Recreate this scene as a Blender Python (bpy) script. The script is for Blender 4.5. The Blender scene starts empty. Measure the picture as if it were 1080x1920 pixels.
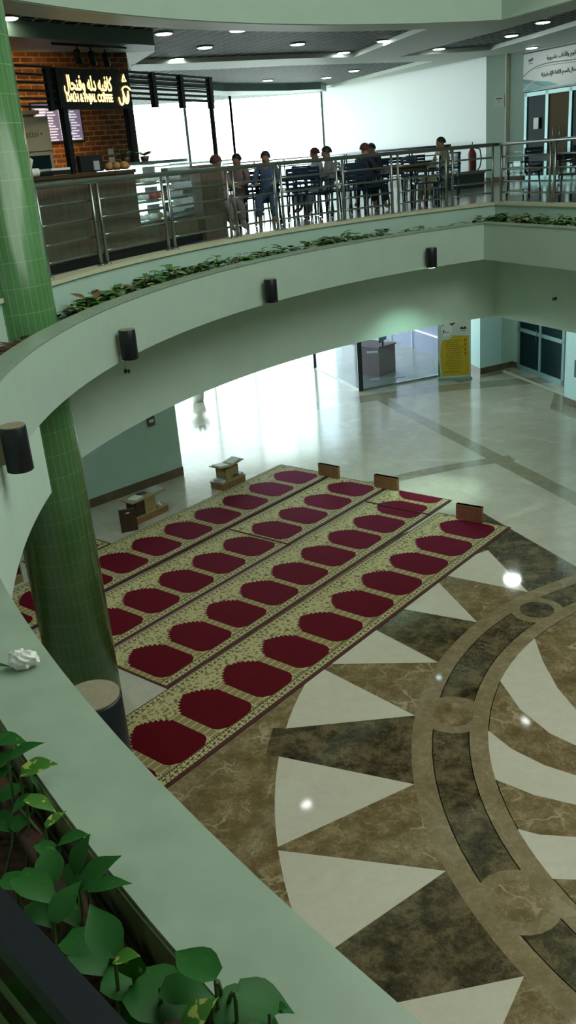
import bpy, math, random
from mathutils import Vector, Matrix
random.seed(7)
PI=math.pi
sc=bpy.context.scene
COL=sc.collection
# ---------------------------------------------------------------- camera
FPX=1666.185; PIT=0.3786443; ROL=-0.0840629; CZ=6.0
cp,sp=math.cos(PIT),math.sin(PIT); c_,s_=math.cos(ROL),math.sin(ROL)
FW=Vector((0,cp,-sp)); R0=Vector((1,0,0)); U0=Vector((0,sp,cp))
RT=c_*R0+s_*U0; UP=-s_*R0+c_*U0
CAM=Vector((0,0,CZ))
def ray(x,y): return FW+(x-540)/FPX*RT-(y-960)/FPX*UP
def at(x,y,z):
    d=ray(x,y); return CAM+d*((z-CZ)/d.z)
def atY(x,y,Y):
    d=ray(x,y); return CAM+d*(Y/d.y)
def onp(x,y,P0,n):
    d=ray(x,y); return CAM+d*((Vector(P0)-CAM).dot(n)/d.dot(n))
cd=bpy.data.cameras.new('camera'); co=bpy.data.objects.new('camera',cd); COL.objects.link(co)
m=Matrix((RT,UP,-FW)).transposed().to_4x4(); m.translation=CAM; co.matrix_world=m
cd.sensor_width=36; cd.sensor_fit='AUTO'; cd.lens=36*FPX/1920; cd.clip_start=0.02; cd.clip_end=500
sc.camera=co
sc.view_settings.view_transform='Standard'; sc.view_settings.look='None'
sc.view_settings.gamma=1; sc.view_settings.use_curve_mapping=False
sc.view_settings.exposure=0.0
sc.cycles.use_denoising=True
sc.cycles.max_bounces=8; sc.cycles.transparent_max_bounces=16
sc.cycles.sample_clamp_indirect=6
# ---------------------------------------------------------------- materials
MATS={}
def newmat(name):
    m=bpy.data.materials.new(name); m.use_nodes=True; nt=m.node_tree; b=nt.nodes['Principled BSDF']; MATS[name]=m
    return m,nt,b
def N(nt,t,**k):
    n=nt.nodes.new(t)
    for a,v in k.items():
        if a in n.bl_rna.properties: setattr(n,a,v)
    return n
def setin(n,d):
    for k,v in d.items(): n.inputs[k].default_value=v
def mat(name,col,rough=.6,metal=0,spec=None,coat=0,emit=None,es=0,sheen=0,trans=0,noise=0,nscale=8,bump=0):
    m,nt,b=newmat(name); b.inputs['Base Color'].default_value=(*col,1)
    b.inputs['Roughness'].default_value=rough; b.inputs['Metallic'].default_value=metal
    if spec is not None: b.inputs['Specular IOR Level'].default_value=spec
    b.inputs['Coat Weight'].default_value=coat; b.inputs['Coat Roughness'].default_value=.08
    if emit: b.inputs['Emission Color'].default_value=(*emit,1); b.inputs['Emission Strength'].default_value=es
    if sheen: b.inputs['Sheen Weight'].default_value=sheen
    if trans: b.inputs['Transmission Weight'].default_value=trans
    if noise or bump:
        tc=N(nt,'ShaderNodeTexCoord'); nz=N(nt,'ShaderNodeTexNoise'); setin(nz,{'Scale':nscale,'Detail':5})
        nt.links.new(tc.outputs['Object'],nz.inputs['Vector'])
        if noise:
            mr=N(nt,'ShaderNodeMapRange'); setin(mr,{'From Min':.3,'From Max':.7,'To Min':1-noise,'To Max':1+noise})
            nt.links.new(nz.outputs['Fac'],mr.inputs['Value'])
            vm=N(nt,'ShaderNodeVectorMath',operation='SCALE'); vm.inputs[0].default_value=col
            nt.links.new(mr.outputs[0],vm.inputs['Scale']); nt.links.new(vm.outputs[0],b.inputs['Base Color'])
        if bump:
            bp=N(nt,'ShaderNodeBump'); setin(bp,{'Strength':bump,'Distance':.01})
            nt.links.new(nz.outputs['Fac'],bp.inputs['Height']); nt.links.new(bp.outputs[0],b.inputs['Normal'])
    return m
def ramp(nt,stops):
    r=N(nt,'ShaderNodeValToRGB'); e=r.color_ramp.elements
    e[0].position,e[0].color=stops[0][0],(*stops[0][1],1); e[1].position,e[1].color=stops[1][0],(*stops[1][1],1)
    for p,c in stops[2:]: x=e.new(p); x.color=(*c,1)
    return r
def mth(nt,op,a,b=None,c=None):
    n=N(nt,'ShaderNodeMath',operation=op)
    for i,v in enumerate((a,b,c)):
        if v is None: continue
        if isinstance(v,(int,float)): n.inputs[i].default_value=v
        else: nt.links.new(v,n.inputs[i])
    return n.outputs[0]
def mixc(nt,f,a,b):
    n=N(nt,'ShaderNodeMix',data_type='RGBA')
    for i,v in ((0,f),(6,a),(7,b)):
        if isinstance(v,(int,float)): n.inputs[i].default_value=v
        elif isinstance(v,tuple): n.inputs[i].default_value=(*v,1)
        else: nt.links.new(v,n.inputs[i])
    return n.outputs[2]
def sepxyz(nt,out='Object'):
    tc=N(nt,'ShaderNodeTexCoord'); s=N(nt,'ShaderNodeSeparateXYZ'); nt.links.new(tc.outputs[out],s.inputs[0]); return s.outputs[0],s.outputs[1],s.outputs[2],tc.outputs[out]

def marble(name,stops,scale,vein,veincol,rough=.08,tile=0,grout=(.2,.18,.14),veinamt=.6,patch=1.3,spec=.5,fine=0):
    m,nt,b=newmat(name); x,y,z,vec=sepxyz(nt)
    nz=N(nt,'ShaderNodeTexNoise'); setin(nz,{'Scale':scale,'Detail':10,'Roughness':.8,'Distortion':.15}); nt.links.new(vec,nz.inputs['Vector'])
    r=ramp(nt,stops); nt.links.new(nz.outputs['Fac'],r.inputs[0]); col=r.outputs[0]
    def net(sc,th,dist,dsc):
        vo=N(nt,'ShaderNodeTexVoronoi',feature='DISTANCE_TO_EDGE'); setin(vo,{'Scale':sc})
        n2=N(nt,'ShaderNodeTexNoise'); setin(n2,{'Scale':dsc,'Detail':5}); nt.links.new(vec,n2.inputs['Vector'])
        add=N(nt,'ShaderNodeVectorMath',operation='ADD'); s2=N(nt,'ShaderNodeVectorMath',operation='SCALE'); s2.inputs['Scale'].default_value=dist
        nt.links.new(n2.outputs['Color'],s2.inputs[0]); nt.links.new(vec,add.inputs[0]); nt.links.new(s2.outputs[0],add.inputs[1]); nt.links.new(add.outputs[0],vo.inputs['Vector'])
        mr=N(nt,'ShaderNodeMapRange'); setin(mr,{'From Min':th*.4,'From Max':th,'To Min':1,'To Max':0}); nt.links.new(vo.outputs['Distance'],mr.inputs['Value']); return mr.outputs[0]
    n3=N(nt,'ShaderNodeTexNoise'); setin(n3,{'Scale':patch,'Detail':4}); nt.links.new(vec,n3.inputs['Vector'])
    gate=N(nt,'ShaderNodeMapRange'); setin(gate,{'From Min':.50,'From Max':.64,'To Min':0,'To Max':veinamt}); nt.links.new(n3.outputs['Fac'],gate.inputs['Value'])
    gate2=N(nt,'ShaderNodeMapRange'); setin(gate2,{'From Min':.42,'From Max':.60,'To Min':.15,'To Max':1}); nt.links.new(nz.outputs['Fac'],gate2.inputs['Value'])
    col=mixc(nt,mth(nt,'MULTIPLY',net(vein,.05,.5,vein*1.2),gate.outputs[0]),col,veincol)
    if fine: col=mixc(nt,mth(nt,'MULTIPLY',net(fine,.07,.42,fine*.9),mth(nt,'MULTIPLY',gate2.outputs[0],.30)),col,veincol)
    if tile:
        a=math.radians(26)
        u=mth(nt,'ADD',mth(nt,'MULTIPLY',x,math.cos(a)),mth(nt,'MULTIPLY',y,math.sin(a)))
        w=mth(nt,'SUBTRACT',mth(nt,'MULTIPLY',y,math.cos(a)),mth(nt,'MULTIPLY',x,math.sin(a)))
        g=None
        for q in (u,w):
            fr=mth(nt,'FRACT',mth(nt,'ADD',mth(nt,'DIVIDE',q,tile),100)); l=mth(nt,'LESS_THAN',fr,.012); g=l if g is None else mth(nt,'MAXIMUM',g,l)
        col=mixc(nt,mth(nt,'MULTIPLY',g,.35),col,grout)
    nt.links.new(col,b.inputs['Base Color']); b.inputs['Roughness'].default_value=rough; b.inputs['Specular IOR Level'].default_value=spec
    return m

PAINT=(.43,.56,.47)
mat('mint_paint',PAINT,.55,noise=.03,nscale=3)
mat('mint_brightened',(.54,.70,.60),.55,noise=.03,nscale=3)  # fascia paint lightened in colour to offset shade under the overhang
mat('teal_paint',(.46,.64,.56),.5,noise=.03,nscale=3)
mat('aqua_paint',(.54,.78,.76),.4)
mat('white_paint',(.86,.89,.86),.5)
mat('mint_dimmed',(.28,.37,.28),.32,noise=.10,nscale=6)  # same mint paint darkened, the ledge's dimmer light put into its colour
mat('cream_edge',(.60,.60,.42),.5,noise=.06,nscale=6)
mat('gypsum',(.54,.60,.53),.5)
mat('dark_teal',(.10,.17,.15),.5)
mat('black_metal',(.012,.016,.022),.4,metal=.3)
mat('black_plastic',(.012,.014,.018),.35)
mat('navy_plastic',(.015,.025,.06),.3)
mat('steel',(.30,.34,.32),.28,metal=.9)
mat('dark_steel',(.035,.05,.06),.3,metal=.5)
mat('beige_lid',(.24,.21,.14),.6,noise=.1,nscale=40)
mat('alu_teal',(.25,.40,.39),.35,metal=.3)
mat('dark_glass',(.010,.028,.030),.2,spec=.03)
mat('brown_board',(.07,.048,.016),.6,spec=.1)
mat('soil',(.06,.035,.02),.95,noise=.5,nscale=40,bump=1)
mat('bark',(.09,.035,.02),.9,noise=.4,nscale=30,bump=.6)
mat('pipe_brown',(.075,.026,.018),.5)
mat('olive_edge',(.14,.17,.07),.7)
mat('leaf_dark',(.018,.085,.014),.34,noise=.25,nscale=18)
mat('leaf_mid',(.06,.20,.04),.4,noise=.3,nscale=18)
mat('leaf_far',(.08,.19,.045),.5,noise=.45,nscale=10)
mat('leaf_pale',(.26,.38,.13),.5,noise=.3,nscale=20)
mat('leaf_dry',(.16,.09,.035),.8,noise=.3,nscale=20)
mat('stem_green',(.06,.11,.03),.5)
mat('tissue',(.78,.80,.76),.8)
mat('wood_brown',(.27,.145,.06),.5,noise=.25,nscale=14)
mat('wood_red',(.27,.105,.06),.45,noise=.25,nscale=14)
mat('wood_dark',(.05,.028,.014),.5,noise=.2,nscale=14)
mat('wood_pale',(.34,.27,.12),.5,noise=.15,nscale=14)
mat('paper',(.72,.74,.70),.7)
mat('book_dark',(.03,.035,.05),.5)
mat('book_grey',(.38,.42,.42),.6)
mat('yellow_print',(.55,.38,.015),.45)
mat('ink_yellow',(.26,.17,.01),.6)
mat('ink_black',(.012,.014,.014),.5)
mat('ink_grey',(.10,.12,.11),.5)
mat('green_print',(.05,.20,.03),.5)
mat('teal_print',(.02,.25,.22),.4)
mat('teal_print_dark',(.008,.06,.08),.4)
mat('desk_brown',(.25,.12,.11),.4)
mat('lilac_wall',(.34,.31,.42),.45)
mat('red_metal',(.22,.03,.02),.4)
mat('grey_box',(.07,.08,.08),.5)
mat('skin_tone',(.35,.19,.12),.55)
mat('hair_black',(.012,.01,.01),.5)
mat('cloth_blue',(.06,.10,.19),.8)
mat('cloth_grey',(.22,.21,.22),.85)
mat('cloth_navy',(.015,.02,.045),.8)
mat('cloth_khaki',(.24,.22,.12),.85)
mat('cloth_mauve',(.26,.19,.20),.85)
mat('cloth_pale',(.45,.52,.58),.85)
mat('scarf_brown',(.10,.045,.035),.85)
mat('fridge_beige',(.50,.42,.28),.5)
mat('bread',(.42,.22,.08),.7,noise=.3,nscale=30)
mat('cake_red',(.5,.03,.03),.5)
mat('cream_white',(.85,.85,.82),.5)
mat('tile_dark',(.05,.05,.05),.3)
mat('outdoor_ground',(.62,.60,.55),.8)
mat('ceiling_white',(.70,.74,.68),.6)
mat('lamp_glow',(1,1,1),.5,emit=(.95,1,.97),es=18)
mat('lamp_glow_warm',(1,1,1),.5,emit=(1,.90,.65),es=28)
mat('roof_lamp_glow',(1,1,1),.5,emit=(1,.93,.78),es=700)
mat('sign_glow',(1,.8,.45),.5,emit=(1,.66,.24),es=2.6)
mat('shelf_light',(1,1,1),.5,emit=(.85,.97,1),es=4)
mat('strip_light',(1,1,1),.5,emit=(.95,.95,1),es=2.0)
mat('menu_screen',(.12,.10,.16),.3,emit=(.27,.22,.34),es=.55)
mat('menu_text',(.5,.5,.5),.5,emit=(.75,.78,.9),es=.8)
mat('cold_bulb',(1,1,1),.5,emit=(.75,1,.95),es=10)
# bright tile marbles
marble('cream_marble',[(.3,(.37,.355,.29)),(.7,(.50,.48,.395))],1.6,.5,(.66,.65,.55),.14,tile=.6,veinamt=.3,spec=.24)
marble('cream_plain',[(.3,(.49,.46,.36)),(.7,(.58,.55,.45))],7,.5,(.45,.42,.32),.05,veinamt=.2)
marble('brown_marble',[(.30,(.075,.052,.020)),(.48,(.155,.112,.050)),(.66,(.27,.205,.105))],3.2,2.6,(.46,.38,.25),.05,veinamt=.6,patch=2.2,fine=8)
marble('brown_light',[(.3,(.14,.11,.055)),(.7,(.27,.21,.12))],3.5,2.0,(.42,.36,.24),.05,veinamt=.3,fine=7)
marble('dark_marble',[(.34,(.010,.008,.005)),(.47,(.050,.040,.020)),(.62,(.15,.115,.058))],3.0,5,(.24,.20,.12),.05,veinamt=.5,patch=1.8,fine=12)
marble('band_marble',[(.3,(.19,.18,.12)),(.7,(.32,.29,.21))],3,2.0,(.42,.40,.32),.12,veinamt=.3,fine=5)
marble('skirting_marble',[(.3,(.08,.055,.03)),(.7,(.19,.14,.08))],3,3,(.3,.24,.16),.3,veinamt=.4)
marble('upper_tile',[(.3,(.30,.31,.27)),(.7,(.38,.38,.33))],1.4,.5,(.4,.4,.35),.15,tile=.6,veinamt=.2)
# thin clear glass
def glassmat(name,tint,gl=.12):
    m=bpy.data.materials.new(name); m.use_nodes=True; nt=m.node_tree; nt.nodes.clear(); MATS[name]=m
    o=N(nt,'ShaderNodeOutputMaterial'); t=N(nt,'ShaderNodeBsdfTransparent'); g=N(nt,'ShaderNodeBsdfGlossy'); mx=N(nt,'ShaderNodeMixShader')
    lw=N(nt,'ShaderNodeLayerWeight'); lw.inputs[0].default_value=.25
    t.inputs[0].default_value=(*tint,1); g.inputs['Roughness'].default_value=.03
    f=mth(nt,'ADD',mth(nt,'MULTIPLY',lw.outputs['Fresnel'],min(.55,gl*2.5)),gl*.3)
    nt.links.new(f,mx.inputs[0]); nt.links.new(t.outputs[0],mx.inputs[1]); nt.links.new(g.outputs[0],mx.inputs[2]); nt.links.new(mx.outputs[0],o.inputs[0])
glassmat('clear_glass',(.93,.97,.95)); glassmat('rail_glass',(.90,.95,.94),.03); glassmat('tint_glass',(.80,.86,.92),.2); glassmat('near_glass',(.55,.68,.55),.3)
# green mosaic column : object coords, radius .4
m,nt,b=newmat('mosaic'); x,y,z,vec=sepxyz(nt)
ang=mth(nt,'MULTIPLY',mth(nt,'ARCTAN2',y,x),.4)
l1=mth(nt,'LESS_THAN',mth(nt,'FRACT',mth(nt,'ADD',mth(nt,'DIVIDE',ang,.0698),50)),.09)
l2=mth(nt,'LESS_THAN',mth(nt,'FRACT',mth(nt,'ADD',mth(nt,'DIVIDE',z,.25),50)),.03)
nz=N(nt,'ShaderNodeTexNoise'); setin(nz,{'Scale':3}); nt.links.new(vec,nz.inputs['Vector'])
base=mixc(nt,nz.outputs['Fac'],(.062,.18,.06),(.10,.255,.09))
g=mixc(nt,mth(nt,'MULTIPLY',mth(nt,'MAXIMUM',l1,l2),.55),base,(.26,.42,.20)); nt.links.new(g,b.inputs['Base Color']); b.inputs['Roughness'].default_value=.2
# brick
m,nt,b=newmat('brick'); tc=N(nt,'ShaderNodeTexCoord'); bt=N(nt,'ShaderNodeTexBrick')
setin(bt,{'Color1':(.25,.105,.035,1),'Color2':(.12,.045,.018,1),'Mortar':(.42,.27,.13,1),'Scale':1,'Mortar Size':.012,'Mortar Smooth':.3,'Bias':0,'Brick Width':.24,'Row Height':.085})
nt.links.new(tc.outputs['UV'],bt.inputs['Vector']); nz=N(nt,'ShaderNodeTexNoise'); setin(nz,{'Scale':9,'Detail':5}); nt.links.new(tc.outputs['UV'],nz.inputs['Vector'])
mx=N(nt,'ShaderNodeMix',data_type='RGBA',blend_type='MULTIPLY'); mx.inputs[0].default_value=.7; nt.links.new(bt.outputs['Color'],mx.inputs[6])
r=ramp(nt,[(.3,(.5,.45,.4)),(.7,(1.3,1.2,1.1))]); nt.links.new(nz.outputs['Fac'],r.inputs[0]); nt.links.new(r.outputs[0],mx.inputs[7])
nt.links.new(mx.outputs[2],b.inputs['Base Color']); b.inputs['Roughness'].default_value=.85
bp=N(nt,'ShaderNodeBump'); setin(bp,{'Strength':.6,'Distance':.01}); bp.invert=True; nt.links.new(bt.outputs['Fac'],bp.inputs['Height']); nt.links.new(bp.outputs[0],b.inputs['Normal'])
# open-cell ceiling grid
m,nt,b=newmat('cell_grid'); x,y,z,vec=sepxyz(nt); a=math.radians(28)
u=mth(nt,'ADD',mth(nt,'MULTIPLY',x,math.cos(a)),mth(nt,'MULTIPLY',y,math.sin(a))); w=mth(nt,'SUBTRACT',mth(nt,'MULTIPLY',y,math.cos(a)),mth(nt,'MULTIPLY',x,math.sin(a)))
l1=mth(nt,'LESS_THAN',mth(nt,'FRACT',mth(nt,'ADD',mth(nt,'DIVIDE',u,.25),200)),.13); l2=mth(nt,'LESS_THAN',mth(nt,'FRACT',mth(nt,'ADD',mth(nt,'DIVIDE',w,.25),200)),.13)
g=mixc(nt,mth(nt,'MAXIMUM',l1,l2),(.006,.012,.012),(.42,.50,.47)); nt.links.new(g,b.inputs['Base Color']); b.inputs['Roughness'].default_value=.6; b.inputs['Specular IOR Level'].default_value=.08
# counter slatted wood (UV)
m,nt,b=newmat('counter_wood'); tc=N(nt,'ShaderNodeTexCoord'); mp=N(nt,'ShaderNodeMapping'); mp.inputs['Scale'].default_value=(60,60,2); nt.links.new(tc.outputs['Object'],mp.inputs[0])
nz=N(nt,'ShaderNodeTexNoise'); setin(nz,{'Scale':1,'Detail':3}); nt.links.new(mp.outputs[0],nz.inputs['Vector']); r=ramp(nt,[(.3,(.085,.06,.04)),(.7,(.19,.145,.10))]); nt.links.new(nz.outputs['Fac'],r.inputs[0]); nt.links.new(r.outputs[0],b.inputs['Base Color']); b.inputs['Roughness'].default_value=.4
# leaf variegated
def leafmat(name,dark,light,th):
    m,nt,b=newmat(name); tc=N(nt,'ShaderNodeTexCoord'); nz=N(nt,'ShaderNodeTexNoise'); setin(nz,{'Scale':22,'Detail':4,'Distortion':1.5}); nt.links.new(tc.outputs['Object'],nz.inputs['Vector'])
    r=ramp(nt,[(th,dark),(th+.04,light)]); nt.links.new(nz.outputs['Fac'],r.inputs[0]); nt.links.new(r.outputs[0],b.inputs['Base Color']); b.inputs['Roughness'].default_value=.5; b.inputs['Specular IOR Level'].default_value=.2
leafmat('leaf_near',(.016,.10,.015),(.05,.17,.035),.66); leafmat('leaf_varieg',(.05,.16,.02),(.36,.46,.10),.54)
# carpets (UV: metres along, metres across)
def carpet(name,kind):
    m,nt,b=newmat(name); x,y,z,vec=sepxyz(nt,'UV'); gold=(.43,.385,.19); dk=(.06,.05,.022)
    if kind=='floral':
        vo=N(nt,'ShaderNodeTexVoronoi',feature='DISTANCE_TO_EDGE'); setin(vo,{'Scale':14}); nz=N(nt,'ShaderNodeTexNoise'); setin(nz,{'Scale':20,'Detail':2}); nt.links.new(vec,nz.inputs['Vector'])
        sc2=N(nt,'ShaderNodeVectorMath',operation='SCALE'); sc2.inputs['Scale'].default_value=.09; nt.links.new(nz.outputs['Color'],sc2.inputs[0]); ad=N(nt,'ShaderNodeVectorMath',operation='ADD'); nt.links.new(vec,ad.inputs[0]); nt.links.new(sc2.outputs[0],ad.inputs[1]); nt.links.new(ad.outputs[0],vo.inputs['Vector'])
        n2=N(nt,'ShaderNodeTexNoise'); setin(n2,{'Scale':11,'Detail':1}); nt.links.new(vec,n2.inputs['Vector'])
        g1=mth(nt,'MULTIPLY',mth(nt,'GREATER_THAN',vo.outputs['Distance'],.22),.85); g2=mth(nt,'GREATER_THAN',n2.outputs['Fac'],.62)
        col=mixc(nt,mth(nt,'MULTIPLY',mth(nt,'MAXIMUM',g1,g2),.85),gold,(.10,.085,.035))
    elif kind=='dash':
        a1=mth(nt,'SINE',mth(nt,'MULTIPLY',x,75)); a2=mth(nt,'SINE',mth(nt,'ADD',mth(nt,'MULTIPLY',x,31),mth(nt,'MULTIPLY',y,160)))
        col=mixc(nt,mth(nt,'GREATER_THAN',mth(nt,'ADD',a1,a2),.15),gold,dk)
    elif kind=='dots':
        a1=mth(nt,'SINE',mth(nt,'MULTIPLY',x,110)); col=mixc(nt,mth(nt,'GREATER_THAN',a1,.8),gold,dk)
    elif kind=='ladder':
        fr=mth(nt,'FRACT',mth(nt,'ADD',mth(nt,'DIVIDE',y,.105),20)); l=mth(nt,'LESS_THAN',fr,.16); wv=mth(nt,'GREATER_THAN',mth(nt,'SINE',mth(nt,'MULTIPLY',y,260)),.5)
        c0=mixc(nt,mth(nt,'MULTIPLY',wv,.5),(.27,.22,.09),(.12,.095,.04)); col=mixc(nt,l,c0,(.46,.42,.22))
    elif kind=='arch':
        a1=mth(nt,'SINE',mth(nt,'ADD',mth(nt,'MULTIPLY',x,170),mth(nt,'MULTIPLY',y,90))); col=mixc(nt,mth(nt,'GREATER_THAN',a1,0),(.24,.20,.09),(.05,.045,.02))
    else:
        nz=N(nt,'ShaderNodeTexNoise'); setin(nz,{'Scale':3,'Detail':6}); nt.links.new(vec,nz.inputs['Vector']); col=mixc(nt,nz.outputs['Fac'],(.070,.003,.004),(.10,.0045,.006))
    nt.links.new(col,b.inputs['Base Color']); b.inputs['Roughness'].default_value=.75; b.inputs['Sheen Weight'].default_value=.42; b.inputs['Sheen Roughness'].default_value=.35
    b.inputs['Sheen Tint'].default_value=(1,.25,.68,1) if kind=='red' else (.9,.95,1,1); b.inputs['Specular IOR Level'].default_value=.02
for k in ('floral','dash','dots','ladder','arch','red'): carpet('carpet_'+k,k)
mat('carpet_edge',(.055,.006,.006),.8)
# ---------------------------------------------------------------- mesh builder
class MB:
    def __init__(s): s.v=[];s.f=[];s.m=[];s.names=[];s.uv={};s.sm=[]
    def mi(s,n):
        if n not in s.names: s.names.append(n)
        return s.names.index(n)
    def face(s,idx,m,uv=None,smooth=False):
        s.f.append(list(idx)); s.m.append(s.mi(m)); s.sm.append(smooth)
        if uv: s.uv[len(s.f)-1]=uv
    def poly(s,pts,m,uv=None):
        i=len(s.v); s.v+= [tuple(p) for p in pts]; s.face(range(i,i+len(pts)),m,uv)
    def box(s,a,b,m,M=None):
        x0,y0,z0=a;x1,y1,z1=b; P=[(x0,y0,z0),(x1,y0,z0),(x1,y1,z0),(x0,y1,z0),(x0,y0,z1),(x1,y0,z1),(x1,y1,z1),(x0,y1,z1)]
        if M is not None: P=[tuple(M@Vector(p)) for p in P]
        i=len(s.v); s.v+=P
        for q in ((0,3,2,1),(4,5,6,7),(0,1,5,4),(1,2,6,5),(2,3,7,6),(3,0,4,7)): s.face([i+k for k in q],m)
        return s
    def prism(s,pts,z0,z1,m,mt=None,mb=None):
        n=len(pts); a=sum(pts[i][0]*pts[(i+1)%n][1]-pts[(i+1)%n][0]*pts[i][1] for i in range(n))
        if a<0: pts=pts[::-1]
        i=len(s.v); s.v+=[(p[0],p[1],z0) for p in pts]+[(p[0],p[1],z1) for p in pts]
        s.face([i+k for k in range(n)][::-1],mb or m); s.face([i+n+k for k in range(n)],mt or m)
        for k in range(n): s.face([i+k,i+(k+1)%n,i+n+(k+1)%n,i+n+k],m)
        return s
    def tube(s,pts,r,m,n=8,closed=False,caps=True):
        pts=[Vector(p) for p in pts]; rs=r if isinstance(r,(list,tuple)) else [r]*len(pts); L=len(pts); i0=len(s.v); up=None
        for k,p in enumerate(pts):
            if closed: t=pts[(k+1)%L]-pts[k-1]
            else: t=pts[min(k+1,L-1)]-pts[max(k-1,0)]
            t.normalize()
            if up is None: up=Vector((0,0,1)) if abs(t.z)<.9 else Vector((1,0,0))
            a=t.cross(up).normalized(); b=a.cross(t).normalized(); up=b
            for j in range(n):
                q=2*PI*j/n; w=p+(a*math.cos(q)+b*math.sin(q))*rs[k]; s.v.append(tuple(w))
        for k in range(L if closed else L-1):
            k2=(k+1)%L
            for j in range(n): s.face([i0+k*n+j,i0+k*n+(j+1)%n,i0+k2*n+(j+1)%n,i0+k2*n+j],m,smooth=True)
        if caps and not closed:
            s.face([i0+j for j in range(n)][::-1],m); s.face([i0+(L-1)*n+j for j in range(n)],m)
        return s
    def lathe(s,prof,m,n=24,c=(0,0,0),M=None,smooth=True):
        i0=len(s.v)
        for r,z in prof:
            for j in range(n):
                p=Vector((r*math.cos(2*PI*j/n),r*math.sin(2*PI*j/n),z)); 
                if M is not None: p=M@p
                s.v.append((p[0]+c[0],p[1]+c[1],p[2]+c[2]))
        for k in range(len(prof)-1):
            for j in range(n): s.face([i0+k*n+j,i0+k*n+(j+1)%n,i0+(k+1)*n+(j+1)%n,i0+(k+1)*n+j],m,smooth=smooth)
        s.face([i0+j for j in range(n)][::-1],m); s.face([i0+(len(prof)-1)*n+j for j in range(n)],m)
        return s
    def build(s,name,parent=None,loc=(0,0,0),mat_=None):
        me=bpy.data.meshes.new(name); me.from_pydata(s.v,[],s.f); 
        for n in s.names: me.materials.append(MATS[n])
        for p,mi,sm in zip(me.polygons,s.m,s.sm): p.material_index=mi; p.use_smooth=sm
        if s.uv:
            ul=me.uv_layers.new(name='UVMap')
            for fi,uv in s.uv.items():
                for li,u in zip(me.polygons[fi].loop_indices,uv): ul.data[li].uv=u
        me.update(); o=bpy.data.objects.new(name,me); COL.objects.link(o); o.location=loc
        if parent is not None: o.parent=parent
        return o
def tag(o,label,cat,group=None,kind=None):
    o['label']=label; o['category']=cat
    if group: o['group']=group
    if kind: o['kind']=kind
    return o
def struct(o): o['kind']='structure'; return o
def thing(name,label,cat,loc=(0,0,0),rz=0,group=None):
    o=bpy.data.objects.new(name,None); COL.objects.link(o); o.location=loc; o.rotation_euler=(0,0,rz); o.empty_display_size=.1
    return tag(o,label,cat,group)
def dup(root,loc,rz,label,group=None,swap=None,scale=None):
    r=root.copy(); COL.objects.link(r); r.location=loc; r.rotation_euler=(0,0,rz); r['label']=label
    if group: r['group']=group
    if scale: r.scale=scale
    for ch in list(root.children):
        c=ch.copy(); COL.objects.link(c); c.parent=r
        if swap and ch.name.split('.')[0] in swap:
            c.data=c.data.copy(); c.data.materials.clear(); c.data.materials.append(MATS[swap[ch.name.split('.')[0]]])
        for g in list(ch.children):
            d=g.copy(); COL.objects.link(d); d.parent=c
    return r
# arabic shaping to presentation forms, reversed for left-to-right layout
AR={'ا':(0xFE8D,2),'أ':(0xFE83,2),'آ':(0xFE81,2),'إ':(0xFE87,2),'ب':(0xFE8F,4),'ة':(0xFE93,2),'ت':(0xFE95,4),'ج':(0xFE9D,4),'ح':(0xFEA1,4),'د':(0xFEA9,2),'ر':(0xFEAD,2),'ز':(0xFEAF,2),'س':(0xFEB1,4),'ش':(0xFEB5,4),'ع':(0xFEC9,4),'غ':(0xFECD,4),'ف':(0xFED1,4),'ق':(0xFED5,4),'ك':(0xFED9,4),'ل':(0xFEDD,4),'م':(0xFEE1,4),'ن':(0xFEE5,4),'ه':(0xFEE9,4),'و':(0xFEED,2),'ي':(0xFEF1,4)}
def arab(t):
    out=[]
    for i,ch in enumerate(t):
        if ch not in AR: out.append(ch); continue
        base,n=AR[ch]; pv=i>0 and t[i-1] in AR and AR[t[i-1]][1]==4; nx=n==4 and i+1<len(t) and t[i+1] in AR
        k=(3 if pv and nx else 2 if nx else 1 if pv else 0)
        if n==2: k=1 if pv else 0
        out.append(chr(base+k))
    return ''.join(out[::-1])
def text(body,size,matn,M,name,parent=None,ext=.002,align='CENTER',sx=1,off=0):
    cu=bpy.data.curves.new(name,'FONT'); cu.body=body; cu.size=size; cu.extrude=ext; cu.align_x=align; cu.align_y='CENTER'; cu.resolution_u=3; cu.offset=off
    o=bpy.data.objects.new('tmp',cu); COL.objects.link(o); bpy.context.view_layer.update()
    me=bpy.data.meshes.new_from_object(o.evaluated_get(bpy.context.evaluated_depsgraph_get())); bpy.data.objects.remove(o)
    me.transform(M@Matrix.Diagonal((sx,1,1,1))); me.materials.clear(); me.materials.append(MATS[matn]); me.name=name
    ob=bpy.data.objects.new(name,me); COL.objects.link(ob)
    if parent is not None: ob.parent=parent
    return ob
def frame(P,xd,zd=Vector((0,0,1))):   # local x along xd, local y up, z outward
    xd=Vector(xd).normalized(); n=xd.cross(zd).normalized(); M=Matrix((xd,zd,n)).transposed().to_4x4(); M.translation=Vector(P); return M
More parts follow.
